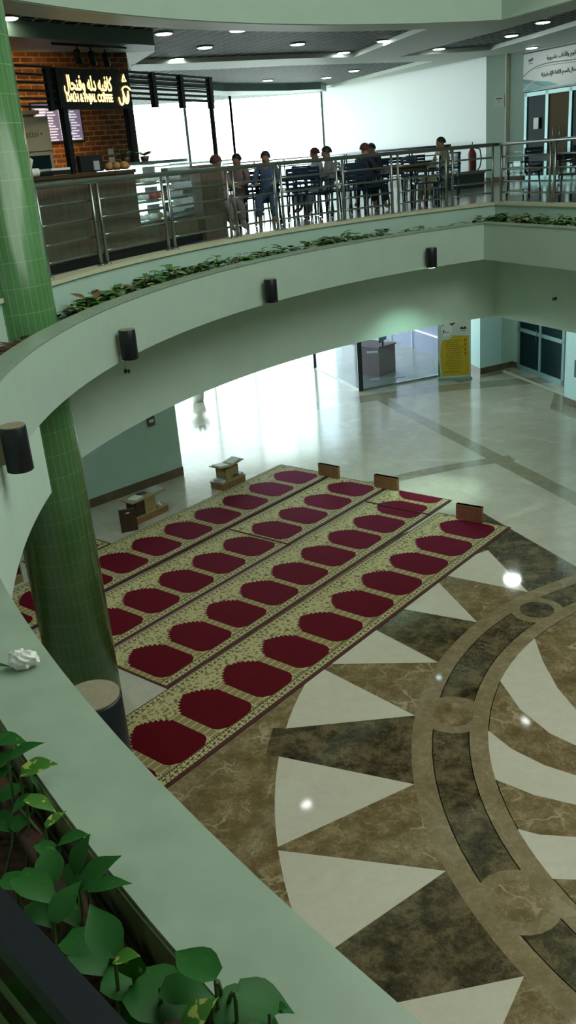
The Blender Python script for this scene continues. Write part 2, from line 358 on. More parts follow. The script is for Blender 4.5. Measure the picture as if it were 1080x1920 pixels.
# ---------------------------------------------------------------- atrium path
class Path:
    def __init__(s,C,r,F,u): s.C=Vector(C);s.r=r;s.F=Vector(F);s.u=Vector(u).normalized();s.n=Vector((-s.u.y,s.u.x))
    def corner(s,d):
        P=s.F+s.n*d; w=P-s.C; b=w.dot(s.u); c=w.dot(w)-(s.r+d)**2; q=math.sqrt(max(b*b-c,0)); ts=[-b-q,-b+q]; t=min(ts,key=lambda t:abs(t)); return P+s.u*t
    def pts(s,d,a1=250,a0=None,L=6,n=None):
        K=s.corner(d); ak=math.degrees(math.atan2(K.y-s.C.y,K.x-s.C.x)); st=ak if a0 is None else a0
        n=n or max(2,int((a1-st)/1.5)); R=[]
        for i in range(n+1):
            a=math.radians(a1+(st-a1)*i/n); R.append((s.C.x+(s.r+d)*math.cos(a),s.C.y+(s.r+d)*math.sin(a)))
        if a0 is None and L: e=s.F+s.n*d+s.u*L; R.append((e.x,e.y))
        return R
    def ang(s,p): return math.degrees(math.atan2(p[1]-s.C.y,p[0]-s.C.x))%360
    def at(s,a,d): a=math.radians(a); return (s.C.x+(s.r+d)*math.cos(a),s.C.y+(s.r+d)*math.sin(a))
PA=Path((7.75,7.2),9.8,(3.84,16.17),(.345,-.939))
def strip(mb,A,B,z0,z1,m,mt=None,mb_=None):
    """solid ribbon between polylines A (inner) and B (outer), same count"""
    n=len(A); i=len(mb.v)
    for p,q in zip(A,B): mb.v+=[(p[0],p[1],z0),(q[0],q[1],z0),(q[0],q[1],z1),(p[0],p[1],z1)]
    for k in range(n-1):
        a=i+4*k;b=a+4
        mb.face([a,b,b+1,a+1],mb_ or m); mb.face([a+3,a+2,b+2,b+3],mt or m); mb.face([a,a+3,b+3,b],m); mb.face([a+1,b+1,b+2,a+2],m)
    mb.face([i,i+1,i+2,i+3],m); e=i+4*(n-1); mb.face([e,e+3,e+2,e+1],m)
def ring(name,d0,d1,z0,z1,m,mt=None,mb_=None,path=PA,a1=250,a0=None,L=6,n=110):
    mb=MB(); strip(mb,path.pts(d0,a1,a0,L,n),path.pts(d1,a1,a0,L,n),z0,z1,m,mt,mb_); return mb.build(name)
# ================================================================ SETTING
MC=Vector((5.92,7.10))
def pol(r,a): a=math.radians(a); return (MC.x+r*math.cos(a),MC.y+r*math.sin(a))
fl=MB(); ZF=[0.0]
def fpoly(pts,m,lv): fl.poly([(p[0],p[1],lv*.0006) for p in pts][::1] if area(pts)>0 else [(p[0],p[1],lv*.0006) for p in pts][::-1],m)
def area(p): return sum(p[i][0]*p[(i+1)%len(p)][1]-p[(i+1)%len(p)][0]*p[i][1] for i in range(len(p)))
def sect(r0,r1,a0,a1,m,lv,n=None):
    n=n or max(2,int(abs(a1-a0)/3)); A=[a0+(a1-a0)*i/n for i in range(n+1)]
    for i in range(n): fpoly([pol(r0,A[i]),pol(r1,A[i]),pol(r1,A[i+1]),pol(r0,A[i+1])],m,lv)
fl.box((-9,-8,-.2),(26,34,0),'cream_marble')
# circular bands and the radial band
sect(15.6,16.27,60,200,'band_marble',1,60); sect(9.82,10.17,97.5,200,'band_marble',1,40)
fpoly([at(690,742,0)[:2],at(712,740,0)[:2],at(1085,926,0)[:2],at(1085,951,0)[:2]],'band_marble',2)
fpoly([at(860,718,0)[:2],at(945,700,0)[:2],at(960,693,0)[:2],at(884,697,0)[:2],at(830,705,0)[:2]],'band_marble',2)
fpoly([at(1031,766,0)[:2],at(1040,737,0)[:2],at(1100,760,0)[:2],at(1100,795,0)[:2]],'band_marble',2)
fpoly([at(940,697,0)[:2],at(946,694,0)[:2],at(1056,738,0)[:2],at(1054,741,0)[:2]],'cream_edge',3)
# medallion
sect(0,7.7,109.5,330,'brown_marble',1,70);
sect(4.05,7.7,60,109.5,'cream_marble',1,14)
sect(6.3,7.7,109.5,128,'dark_marble',2,8); sect(4.87,6.3,109.5,122.4,'dark_marble',2,6)
T=[(122.3,116.6,127.4),(135.9,127.8,139.0),(149.5,143.8,154.9),(163.3,155.2,167.5),(177.3,172.1,184.5),(191.4,184.9,196.8),(205.5,201.4,212.8),(219.6,213.0,225.0),(233.6,229.3,241.0),(247.6,241.2,253.2)]
for k,(t,a,b2) in enumerate(T):
    arc=[pol(6.3,a+(b2-a)*i/6) for i in range(7)]; fpoly([pol(4.88,t)]+arc,'cream_plain',4)
    if k+1<len(T):
        t2,a2,_=T[k+1]
        if a2-b2>2: fpoly([pol(4.87,t)]+[pol(6.3,b2),pol(6.45,b2),pol(6.45,a2),pol(6.3,a2)]+[pol(4.87,t2)]+[pol(4.87,t2+(t-t2)*i/4) for i in (1,2,3)],'dark_marble',3)
        else: fpoly([pol(4.87,t),pol(6.3,b2),pol(4.87,t2)]+[pol(4.87,t2+(t-t2)*i/4) for i in (1,2,3)],'brown_marble',3)
sect(4.65,4.88,60,330,'brown_light',4,90); sect(4.26,4.66,60,330,'dark_marble',4,90); sect(4.05,4.27,60,330,'brown_light',4,90)
sect(0,4.06,0,360,'brown_marble',4,90)
for i,a in enumerate([90.3,126.3,162.2,197.9,233.8]):
    c=pol(4.46,a); 
    for rr,mm,lv in ((.36,'brown_light',5),(.23,'dark_marble' if i in(0,1,4) else 'brown_marble',6)): fpoly([(c[0]+rr*math.cos(q*PI/12),c[1]+rr*math.sin(q*PI/12)) for q in range(24)],mm,lv)
def petal(U,L):
    o=[pol(4.06,U[0][1]+(L[0][1]-U[0][1])*i/5) for i in range(6)]; fpoly(o+[pol(r,a) for r,a in L[1:]]+[pol(r,a) for r,a in U[:0:-1]],'cream_plain',5)
petal([(4.06,135.3),(3.74,141.9),(3.41,149.9),(3.15,156.3),(2.6,168),(2.0,180)],[(4.06,151.3),(3.74,158.8),(3.41,165.2),(3.16,168.5),(2.6,176)])
petal([(4.06,165.6),(3.82,170.1),(3.53,174.2),(3.25,177.3),(2.7,183),(2.0,191)],[(4.06,177.2),(3.75,181.1),(3.4,184.5),(2.8,189)])
petal([(4.06,187.4),(3.9,189.1),(3.6,191),(3.0,194.5),(2.2,200)],[(4.06,196.6),(3.89,197.8),(3.3,199.5),(2.7,201)])
for k in range(1,6):
    o=k*30; petal([(4.06,187.4+o),(3.9,189.1+o),(3.6,191+o),(3.0,194.5+o),(2.2,200+o)],[(4.06,196.6+o),(3.89,197.8+o),(3.3,199.5+o),(2.7,201+o)])
struct(fl.build('floor'))
# outdoors
g=MB(); g.box((-70,34.2,-.3),(70,130,-.02),'outdoor_ground'); g.box((-70,-8,-.3),(-9.5,34.2,-.02),'outdoor_ground'); struct(g.build('ground'))
# upper slab, fascia, planter, curb
struct(ring('floor_upper',.95,15.9,4.60,4.93,'upper_tile',mb_='ceiling_white'))
struct(ring('trim_1',0,.2,4.05,4.66,'mint_paint')).name='wall_fascia'
fas=ring('wall_fascia_cap',-.012,.205,4.655,4.672,'mint_dimmed'); struct(fas)
struct(ring('wall_planter_base',.15,.97,4.18,4.46,'mint_paint'))
struct(ring('wall_curb',.75,.95,4.40,4.895,'teal_paint'))
struct(ring('trim_2',.72,1.02,4.89,4.935,'cream_edge'))
struct(ring('wall_bulkhead',.8,1.0,2.85,4.62,'mint_brightened',a1=176.5))
struct(ring('wall_fascia_deep',0.002,1.0,3.44,4.2,'mint_brightened',a1=250,a0=179,n=60))
soil=ring('planter_soil',.203,.747,4.462,4.50,'soil'); soil['kind']='stuff'; tag(soil,'dark planting soil filling the curved balcony trough','soil',kind='stuff')
# upper fascia + soffits + roof
k=1.78/1.75
C2=(6.13*k,6.61*k); F2=at(940,37,7.78); G2=at(1080,-2,7.78)
PB=Path(C2,9.449*k,F2[:2],(G2-F2)[:2])
struct(ring('wall_upper_fascia',0,.25,7.78,11.3,'mint_paint',path=PB,a1=300,L=11,n=120))
struct(ring('trim_3',.02,.62,7.77,7.98,'gypsum',path=PB,a1=300,L=11,n=120)).name='trim_3'
cg=MB(); strip(cg,PB.pts(.2,300,None,11,100),PB.pts(19,300,None,11,100),8.04,8.2,'cell_grid'); struct(cg.build('ceiling'))
rf=MB(); rf.box((-14,-12,11.3),(28,36,11.5),'ceiling_white'); struct(rf.build('ceiling_roof'))
def cpoly(name,px,z0=7.95,z1=8.05,m='gypsum'):
    g=MB(); g.prism([tuple(at(x,y,z0)[:2]) for x,y in px],z0,z1,m); return struct(g.build(name))
cpoly('ceiling_band',[(800,55),(940,34),(1100,-22),(1100,12),(1080,18),(920,62),(750,106),(665,107)])
cpoly('ceiling_band',[(246,121),(330,119),(470,113),(540,110),(665,107),(750,106),(920,94),(1000,72),(1100,42),(1100,72),(985,96),(912,106),(812,115),(680,119),(540,123),(400,130),(246,134)])
cpoly('ceiling_band',[(812,115),(912,106),(760,136),(602,169)])
cpoly('ceiling_band',[(236,97),(292,96),(250,122),(243,128)])
cpoly('ceiling_beam',[(-90,60),(100,74),(236,82),(290,85),(290,96),(236,98),(-90,96)],7.83,8.06,'dark_teal')
cpoly('ceiling_band',[(243,160),(420,171),(540,170),(602,167),(612,171),(540,176),(430,180),(243,172)],7.86,8.06,'dark_teal')
# facade (two storey curtain wall) and shell
FAC=[Vector((2.28,32.66)),Vector((-.73,30.9)),Vector((-3.3,26.0)),Vector((-4.6,21.0))]
wn=0
def frames(mb,a,b,z0,z1,n,r=.04,m='steel',hz=()):
    a=Vector((a[0],a[1]));b=Vector((b[0],b[1])); d=(b-a)
    for i in range(n+1):
        p=a+d*i/n; mb.box((p.x-r,p.y-r,z0),(p.x+r,p.y+r,z1),m)
    for z in (z0,)+tuple(hz)+(z1-.06,):
        L=d.length; M=Matrix.Translation((a.x,a.y,z))@Matrix.Rotation(math.atan2(d.y,d.x),4,'Z'); mb.box((0,-r,0),(L,r,.06),m,M)
def pane(mb,a,b,z0,z1,m,t=.012):
    d=Vector((b[0]-a[0],b[1]-a[1])); M=Matrix.Translation((a[0],a[1],0))@Matrix.Rotation(math.atan2(d.y,d.x),4,'Z'); mb.box((0,-t/2,z0),(d.length,t/2,z1),m,M)
for z0,z1 in ((0,4.55),(4.93,8.05)):
    for i in range(3):
        wn+=1; g=MB(); frames(g,FAC[i],FAC[i+1],z0,z1,2 if i else 1,hz=(() if z0==0 else (z0+1.1,)) if i else ()); f=struct(g.build('window_%d'%wn))
        g=MB(); pane(g,FAC[i],FAC[i+1],z0+.05,z1-.05,'clear_glass'); struct(g.build('window_pane',f))
def wall(name,pts,z0,z1,m,t=.25,side=1):
    P=[Vector(p[:2]) for p in pts]; Q=[]
    for i,p in enumerate(P):
        a=(P[i]-P[i-1]).normalized() if i else (P[1]-P[0]).normalized(); b=(P[i+1]-P[i]).normalized() if i+1<len(P) else a
        na=Vector((-a.y,a.x));nb=Vector((-b.y,b.x)); n=(na+nb).normalized(); n=n/max(.4,n.dot(na)); Q.append(p+n*t*side)
    g=MB(); strip(g,P,Q,z0,z1,m); return struct(g.build(name))
wall('wall_west',[(-4.6,21),(-8.6,20),(-8.9,-7.9)],0,11.4,'mint_paint',side=-1)
wall('wall_south',[(-8.9,-7.9),(25.5,-7.9)],0,11.4,'mint_paint',side=-1)
wall('wall_east',[(25.5,-7.9),(25.5,33)],0,11.4,'mint_paint',side=-1)
wall('wall_north',[(25.5,33),(2.35,33)],0,11.4,'mint_paint',side=-1)
wall('wall_parapet',[(2.3,32.7),(-.73,30.95),(-3.3,26.0),(-4.65,21)],8.0,11.4,'mint_paint',side=-1)
struct(ring('wall_slab_edge',15.85,16.0,4.5,4.95,'mint_paint',a1=200,L=0))
# ---- lower level walls
LW=[(-6.2,11.4),tuple(at(20,1038,0)[:2]),(-3.79,16.17),(-2.12,17.7)]
wall('wall_left',LW,0,4.62,'teal_paint',.3,1)
wall('baseboard_left',[(p[0]+.012,p[1]-.012) for p in LW],0.002,.18,'skirting_marble',.34,1)
d1=MB(); a=Vector(LW[1])+Vector((.02,-.01)); b=a+(Vector(LW[2])-a).normalized()*.9
wall('door_3',[a,b],.005,2.1,'cloth_navy',.05,-1)
# right hand side: pillar, recess, double door, near pillar
pA=at(881.5,693,0); pB=at(900,702,0); pC=at(940,693,0); pD=at(960,688,0); pE=at(972,691,0); pF=at(1057,723,0)
wall('wall_right',[pA+Vector((-.02,.9,0)),pA,pB,pC],0,4.62,'aqua_paint',.25,1)
wall('wall_right_recess',[pC+Vector((.01,.0,0)),pD+Vector((.0,0,0)),pE],0,4.62,'teal_paint',.2,1)
wall('baseboard_right',[pA+Vector((-.03,.9,0)),pA+Vector((-.015,-.015,0)),pB+Vector((0,-.02,0)),pC+Vector((0,-.015,0))],.003,.17,'skirting_marble',.2,1)
wall('baseboard_recess',[pC+Vector((.01,-.015,0)),pD+Vector((-.01,-.02,0)),pE+Vector((-.005,-.015,0))],.003,.17,'skirting_marble',.16,1)
dv=(pF-pE); dv.z=0; 
wall('wall_right_door',[pF,pF+dv.normalized()*6],0,4.62,'teal_paint',.25,1)
q=at(1057,756,0); q2=at(1080,765,0); dq=(q2-q).normalized()
g=MB(); nq=Vector((-dq.y,dq.x,0)); g.prism([tuple(v[:2]) for v in (q,q+dq*.9,q+dq*.9+nq*.55,q+nq*.55)],0,4.62,'aqua_paint'); struct(g.build('wall_pillar'))
g=MB(); e=.015; g.prism([tuple(v[:2]) for v in (q-dq*e-nq*e,q+dq*(.9+e)-nq*e,q+dq*(.9+e)+nq*(.55+e),q-dq*e+nq*(.55+e))],0.003,.17,'skirting_marble'); struct(g.build('baseboard_pillar'))
# double door (lower)
def dbl_door(name,P,Q,z0,h,leaves,m='alu_teal',mg='dark_glass',trans=None,mats=None):
    d=Vector((Q[0]-P[0],Q[1]-P[1])); L=d.length; M=Matrix.Translation((P[0],P[1],z0))@Matrix.Rotation(math.atan2(d.y,d.x),4,'Z'); fr=MB()
    w=L/leaves; top=h
    for i in range(leaves+1):
        x=min(max(i*w,0.035),L-.035); fr.box((x-.05,-.04,0),(x+.05,.04,top),m,M)
    for z in ((0,.14),(top-.09,top))+(((trans,trans+.1),) if trans else ()): fr.box((0,-.04,z[0]),(L,.04,z[1]),m,M)
    o=struct(fr.build(name)); gl=MB()
    for i in range(leaves): gl.box((i*w+.04,-.01,.1),((i+1)*w-.04,.01,top-.05),(mats or [mg]*leaves)[i],M)
    struct(gl.build('door_glass',o)); hd=MB()
    for s in (-.12,.12): hd.tube([M@Vector((L/2+s,-.08,.95)),M@Vector((L/2+s,-.08,1.25))],.012,'steel',6)
    struct(hd.build('door_handle',o)); return o
dbl_door('door_2',pE,pF,0,2.3,2,trans=1.07)
# lower glass partition: post A (corner), B, C
gA=at(677,733,0); gB=at(591,690,0); gC=at(562,675,0)+Vector((-.3,1.2,0)); gD=at(822,704.5,0)+Vector((.25,.03,0))
g=MB(); 
for p,r in ((gA,.06),(gB,.04)): g.box((p.x-r,p.y-r,0),(p.x+r,p.y+r,4.6),'dark_steel')
pane(g,gA,gD,0.0,.05,'steel',.05); pane(g,gA,gB,0,.03,'steel',.05); pane(g,gB,gC,0,.03,'steel',.05)
wf=struct(g.build('window_7')); g=MB(); pane(g,gA,gD,.06,4.6,'tint_glass'); pane(g,gA,gB,.03,4.6,'tint_glass'); pane(g,gB,gC,.03,4.6,'clear_glass'); struct(g.build('window_pane',wf))
# room wall behind partition
rA=at(700,625,0); rB=at(826,672,0)
wall('wall_office',[at(690,621,0),rB],0,4.6,'lilac_wall',.2,1)
rw=MB(); 
for z in (.62,1.45,2.2): 
    d=(rB-rA).normalized(); n=Vector((d.y,-d.x,0)); 
    a=rA+d*2+n*.03; b=rB+n*.03; rw.tube([(a.x,a.y,z),(b.x,b.y,z)],.018,'strip_light',6)
for t in (.3,.62): 
    p=rA+(rB-rA)*t; rw.box((p.x-.02,p.y-.06,0),(p.x+.02,p.y,4.5),'white_paint')
struct(rw.build('trim_4'))
# ---- upper level walls
W1=Vector((2.28,32.66)); W2=at(912,105,8.0); W2=Vector((W2.x,W2.y)); W3=at(985,95,8.0); W3=Vector((W3.x,W3.y)); W4=at(1080,75,8.0); W4=Vector((W4.x,W4.y))
wall('wall_back',[W1,W2],4.93,8.06,'white_paint',.2,1)
wall('wall_panel',[W2,W3],4.93,8.06,'mint_paint',.2,1)
dW=(W4-W3).normalized()
wall('wall_door',[W3,W3+dW*9],7.05,8.06,'mint_paint',.2,1)
wall('wall_door_side',[W3+dW*2.62,W3+dW*9],4.93,7.05,'mint_paint',.2,1)
p=W2+(W3-W2)*.55; g=MB(); M=Matrix.Translation((p.x,p.y,0)); g.box((-.04,-.05,4.93),(.04,.02,8.0),'cream_edge',M); struct(g.build('trim_5'))
wall('baseboard_back',[W1+Vector((-.02,-.02)),W2+Vector((-.01,-.02)),W3+Vector((0,-.02))],4.935,5.08,'skirting_marble',.1,1)
dP=W3+dW*.06
dbl_door('door_1',dP,dP+dW*2.5,4.93,2.1,3,mats=['dark_glass','brown_board','dark_glass'])
# brick cafe wall
B1=Vector((-8.0,13.35)); B2=Vector((-2.23,18.14)); d=(B2-B1); L=d.length; nB=Vector((d.y,-d.x)).normalized()
g=MB()
for (P,Q,off) in ((B1,B2,0),(B2,B2-nB*.35,L)):
    w=(Q-P).length; g.poly([(P.x,P.y,4.93),(Q.x,Q.y,4.93),(Q.x,Q.y,8.0),(P.x,P.y,8.0)],'brick',[(off,0),(off+w,0),(off+w,3.07),(off,3.07)])
g.poly([(B2.x-nB.x*.35,B2.y-nB.y*.35,4.93),(B1.x-nB.x*.35,B1.y-nB.y*.35,4.93),(B1.x-nB.x*.35,B1.y-nB.y*.35,8),(B2.x-nB.x*.35,B2.y-nB.y*.35,8)],'mint_paint')
g.poly([(B1.x,B1.y,8),(B2.x,B2.y,8),(B2.x-nB.x*.35,B2.y-nB.y*.35,8),(B1.x-nB.x*.35,B1.y-nB.y*.35,8)],'mint_paint')
struct(g.build('wall_cafe'))
# column
cx,cy=-2.64,9.40
g=MB(); g.lathe([(.41,0),(.41,8.05)],'mosaic',48); col=g.build('mosaic_column',loc=(cx,cy,0)); struct(col); col.name='wall_column'
fr=MB(); fr.v=[];
# ================================================================ LIGHT
w=bpy.data.worlds.new('world'); sc.world=w; w.use_nodes=True; bg=w.node_tree.nodes['Background']; bg.inputs[0].default_value=(.84,.95,1,1); bg.inputs[1].default_value=10.5
def light(name,typ,loc,rot,energy,col,**k):
    l=bpy.data.lights.new(name,typ); l.energy=energy; l.color=col
    for a,v in k.items(): setattr(l,a,v)
    o=bpy.data.objects.new(name,l); COL.objects.link(o); o.location=loc; o.rotation_euler=rot; return o
light('skylight','AREA',(7.2,7.0,11.2),(0,0,0),1500,(.95,1,.92),shape='DISK',size=13)
for i in range(3):
    a,b=FAC[i],FAC[i+1]; d=b-a; mid=(a+b)/2
    for z,h in ((2.27,4.4),(6.5,3.0)):
        o=light('portal','AREA',(mid.x,mid.y+.0,z),(0,0,0),1,(1,1,1),shape='RECTANGLE',size=d.length,size_y=h)
        n=Vector((-d.y,d.x,0)).normalized(); n=-n if n.y<0 and False else n   # outward-left normal
        inward=Vector((4-mid.x,20-mid.y,0)); n=n if n.dot(inward)>0 else -n
        o.rotation_euler=n.to_track_quat('-Z','Z').to_euler(); o.location=Vector((mid.x,mid.y,z))-n*.1; o.data.cycles.is_portal=True
# ================================================================ CARPETS
def carpet_obj(A,ang,pitch,k0,k1,v0,v1,label,zb=.001,skip=(),notch=0):
    """A = world point of motif origin, u along, v across"""
    mb=MB(); h=.010
    u0,u1=k0*pitch,k1*pitch
    mb.box((u0,v0,0),(u1,v1,h),'carpet_edge')
    def q(ua,va,ub,vb,m,lv):
        z=h+.0007*lv; P=[(ua,va),(ub,va),(ub,vb),(ua,vb)]; mb.poly([(x,y,z) for x,y in P],m,P)
    e=.028
    q(u0+e,v0+e*.6,u1-e,v1-.055,'carpet_floral',1)
    q(u0+e,v0+.02,u1-e,v0+.05,'carpet_dots',2); q(u0+e,v0+.05,u1-e,v0+.10,'carpet_dash',2); q(u0+e,v0+.10,u1-e,v0+.118,'carpet_dots',2)
    q(u0+e,v1-.155,u1-e,v1-.13,'carpet_dots',2); q(u0+e,v1-.13,u1-e,v1-.085,'carpet_dash',2); q(u0+e,v1-.085,u1-e,v1-.055,'carpet_dots',2)
    top=v0+.42
    q(u0+e,v1-.185,u1-e,v1-.155,'carpet_arch',2)
    half=[(0,-.165),(.03,-.135),(.05,-.15),(.065,-.112),(.105,-.128),(.112,-.08),(.157,-.095),(.162,-.04),(.208,-.058),(.206,.0),(.254,-.012),(.247,.05),(.29,.04),(.282,.10),(.318,.105),(.318,.64),(.285,.71),(.19,.775),(.10,.79)]
    k=math.floor(k0)-1
    while k<k1:
        c=k*pitch+.175
        lo,hi=c+.318,c+pitch-.318
        lo2,hi2=max(lo,u0+e),min(hi,u1-e)
        if hi2-lo2>.02: q(lo2,top+.06,hi2,v1-.19,'carpet_ladder',2)
        if k not in skip:
            pts=[(c+x,top+y) for x,y in half]+[(c-x,top+y) for x,y in half[::-1] if x>0]
            pts=[(min(max(x,u0+e),u1-e),min(y,v1-.17)) for x,y in pts]
            if max(p[0] for p in pts)-min(p[0] for p in pts)>.1:
                mb.poly([(x,y,h+.0022) for x,y in pts][::-1],'carpet_red',pts[::-1])
        k+=1
    # local frame is (u,v) with v to the right of u: mirror y
    mb.v=[(x,-y,z) for x,y,z in mb.v]; mb.f=[f[::-1] for f in mb.f]; mb.uv={i:(u[::-1]) for i,u in mb.uv.items()}
    a=math.radians(ang); o=mb.build('prayer_rug',loc=(A[0],A[1],zb)); o.rotation_euler=(0,0,a)
    return tag(o,label,'prayer rug','prayer rugs in rows on the hall floor')
k_=.005
carpet_obj((-1.978,8.519),48.95,.7676,-.58,9.76,-.40,.975,'red and gold prayer rug in the front row, nearest the star medallion')
carpet_obj((-2.229,10.288),49.47,.7457,-.33,8.30,-.42,.935,'long red prayer rug ending at the green column foot, second row from the medallion')
carpet_obj((-2.229,10.288),49.47,.7457,8.22,9.27,-.42,.935,'short end piece of red rug in the second row, by the middle wooden block',zb=.0135)
carpet_obj((-3.512,10.907),49.56,.7482,-3.2,5.80,-.44,.93,'long red prayer rug in the third row, running behind the green column',zb=.001)
carpet_obj((-3.512,10.907),49.56,.7482,5.72,9.86,-.44,.93,'red prayer rug in the third row that overlaps its neighbour, nearer the doors',zb=.0135)
carpet_obj((-4.681,11.724),49.3,.7664,-2.2,9.86,-.42,.93,'pinkish red prayer rug in the back row, beside the low book stands',zb=.0275)
# dark rug corner behind the back row
rp=at(213,1020,0); mb=MB(); mb.box((-1.3,0,0),(0,.8,.008),'carpet_edge'); mb.poly([(-1.28,.02,.0085),(-.03,.02,.0085),(-.03,.78,.0085),(-1.28,.78,.0085)],'carpet_floral',[(0,0),(1.2,0),(1.2,.8),(0,.8)]); mb.poly([(-1.2,.1,.009),(-.14,.1,.009),(-.14,.7,.009),(-1.2,.7,.009)],'wood_dark')
o=mb.build('prayer_rug',loc=(rp.x-.05,rp.y+.02,.001)); o.rotation_euler=(0,0,math.radians(49)); tag(o,'dark small rug corner behind the column, left of the book table','prayer rug')
# ================================================================ WOODEN BLOCKS
def block(x0,x1,yb0,yb1,h,m,label,t=.07):
    z0=.0125
    P=at(x0,yb0,z0);Q=at(x1,yb1,z0); d=(Q-P); L=d.length; mb=MB(); mb.box((0,0,0),(L,t,h),m)
    mb.box((-.0,-.004,h-.02),(L,t+.004,h),'wood_brown')
    o=mb.build('wooden_block',loc=P); o.rotation_euler=(0,0,math.atan2(d.y,d.x)); tag(o,label,'wooden block','upright wooden blocks at the rug ends')
block(597.5,634,892,899.5,.26,'wood_brown','upright wooden block at the corner of the back two rug rows, farthest of three')
block(702,745,914,922,.26,'wood_brown','upright tan wooden block at the third row end, middle one of the three blocks')
block(855,903,973,981.5,.28,'wood_red','reddish upright wooden block on the front rug, nearest of three')
# ================================================================ BOOK STANDS
EA=math.radians(49)
def book(mb_parent_loc,lx,ly,lz,w,d,h,rz,m,label,tilt=0,opened=False,grp='books on the low stands'):
    mb=MB()
    t=thing('book',label,'book',mb_parent_loc,rz,grp)
    c=MB(); c.box((-w/2,-d/2,0),(w/2,d/2,.006),m); c.box((-w/2,-d/2,h-.006),(w/2,d/2,h),m) if not opened else None; c.build('cover',t)
    p=MB(); 
    if opened: p.box((-w/2+.008,-d/2+.008,.006),(-.004,d/2-.008,h),'paper'); p.box((.004,-d/2+.008,.006),(w/2-.008,d/2-.008,h),'paper')
    else: p.box((-w/2+.008,-d/2+.006,.006),(w/2-.004,d/2-.006,h-.006),'paper')
    p.build('pages',t)
    if tilt: t.rotation_euler=(0,tilt,rz)
    return t
def stand(P,rz,label,books,L=.66,H=.40):
    t=thing('book_stand',label,'book stand',P,rz,'low wooden stands behind the rugs')
    b=MB(); b.box((-L/2,-.17,0),(L/2,.17,.13),'wood_brown'); b.box((-L/2-.01,-.18,.13),(L/2+.01,.18,.15),'wood_pale'); b.build('base',t)
    c=MB(); x=.19
    c.box((-x,-.13,.15),(x,-.11,H),'wood_pale') ; c.box((-x,.11,.15),(x,.13,H),'wood_pale'); c.box((-x,-.13,.15),(-x+.02,.13,H),'wood_pale'); c.box((x-.02,-.13,.15),(x,.13,H),'wood_pale'); c.box((-.01,-.13,.15),(.01,.13,H),'wood_pale'); c.box((-x,-.13,H-.02),(x,.13,H),'wood_pale'); c.build('cabinet',t)
    n=MB(); n.tube([(.05,-.135,.2),(.05,-.131,.2)],.03,'book_dark',10); n.box((.03,-.134,.17),(.07,-.131,.2),'book_dark'); n.tube([(.12,-.135,.2),(.12,-.131,.2)],.03,'book_dark',10); n.box((.1,-.134,.17),(.14,-.131,.2),'book_dark'); n.build('cutout',t)
    s=MB()
    for sgn in (-1,1): s.box((0,-.16,0),(.34,.16,.016),'wood_pale',Matrix.Translation((0,0,H+.01))@Matrix.Diagonal((sgn,1,1,1))@Matrix.Rotation(-.14,4,'Y'))
    s.build('book_rest',t)
    return t
P1=at(428,915,0)+Vector((.0,.20,.0)); st1=stand(P1,EA,'low wooden book stand holding two open books in the bright doorway glare',2)
def on_stand(P,rz,dx,dy,z,**k):
    c,s=math.cos(rz),math.sin(rz); return (P.x+dx*c-dy*s,P.y+dx*s+dy*c,z)
book(on_stand(P1,EA,-.17,0,.446),0,0,0,.28,.24,.03,EA,'book_grey','open book on the left rest of the glare-lit stand',tilt=.14,opened=True)
book(on_stand(P1,EA,.17,0,.446),0,0,0,.28,.24,.03,EA,'book_grey','open book on the right rest of the glare-lit stand',tilt=-.14,opened=True)
book(on_stand(P1,EA,.26,-.02,.152),0,0,0,.12,.24,.035,EA,'book_dark','closed book lying on the base of the glare-lit stand')
book(on_stand(P1,EA,-.26,-.02,.152),0,0,0,.12,.24,.05,EA,'book_grey','thick closed book at the left end of the glare-lit stand base')
P2=at(268,975,0)+Vector((.05,.15,0))
t=thing('book_table','low wooden table with books and a lower shelf, left of the glare-lit stand','book stand',P2,EA,'low wooden stands behind the rugs')
b=MB(); b.box((-.42,-.17,.42),(.42,.17,.44),'wood_pale'); b.build('tabletop',t)
b=MB(); b.box((-.36,-.16,.0),(.42,.16,.12),'wood_brown'); b.box((-.36,-.165,.12),(.43,.165,.135),'wood_pale'); b.build('shelf',t)
b=MB(); b.box((-.12,-.15,.135),(.14,.15,.42),'wood_pale'); b.build('cabinet',t)
b=MB(); b.box((-.32,-.14,.135),(-.14,.14,.42),'wood_dark'); b.build('side_panel',t)
book(on_stand(P2,EA,.27,0,.441),0,0,0,.25,.2,.04,EA,'book_grey','pale closed book at the far end of the low book table')
book(on_stand(P2,EA,-.22,-.03,.441),0,0,0,.22,.2,.03,EA+.2,'book_grey','open book on the near end of the low book table',opened=True)
book(on_stand(P2,EA,-.0,.06,.441),0,0,0,.17,.12,.02,EA-.2,'book_dark','small dark book in the middle of the low book table')
o=MB(); 
for i in range(5):
    a=i*1.3; o.lathe([(.01,0),(.05,.01),(.045,.04),(.015,.06)],'tissue',9,(.03*math.cos(a),.03*math.sin(a),.01*i))
o=o.build('crumpled_tissue',loc=on_stand(P2,EA,.25,-.06,.137)); tag(o,'white crumpled tissue on the lower shelf of the book table','tissue')
P3=at(226,1002,.0)+Vector((.02,.05,0)); mb=MB(); mb.box((0,0,0),(.30,.06,.42),'wood_dark'); mb.box((.12,-.003,.35),(.18,.063,.37),'paper')
o=mb.build('wooden_board',loc=P3); o.rotation_euler=(0,0,EA-.55); tag(o,'dark brown upright board with hand slot in front of the book table','board')
P4=at(8,1112,0)+Vector((-.12,.24,0))
t=thing('book_stand','wooden bookcase stand half hidden by the green column at the left edge','book stand',P4,EA,'low wooden stands behind the rugs')
b=MB(); b.box((-.6,-.17,0),(.32,.17,.13),'wood_pale'); b.build('base',t)
b=MB()
for x in (-.6,-.15,.30): b.box((x,-.17,.13),(x+.02,.17,.42),'wood_pale')
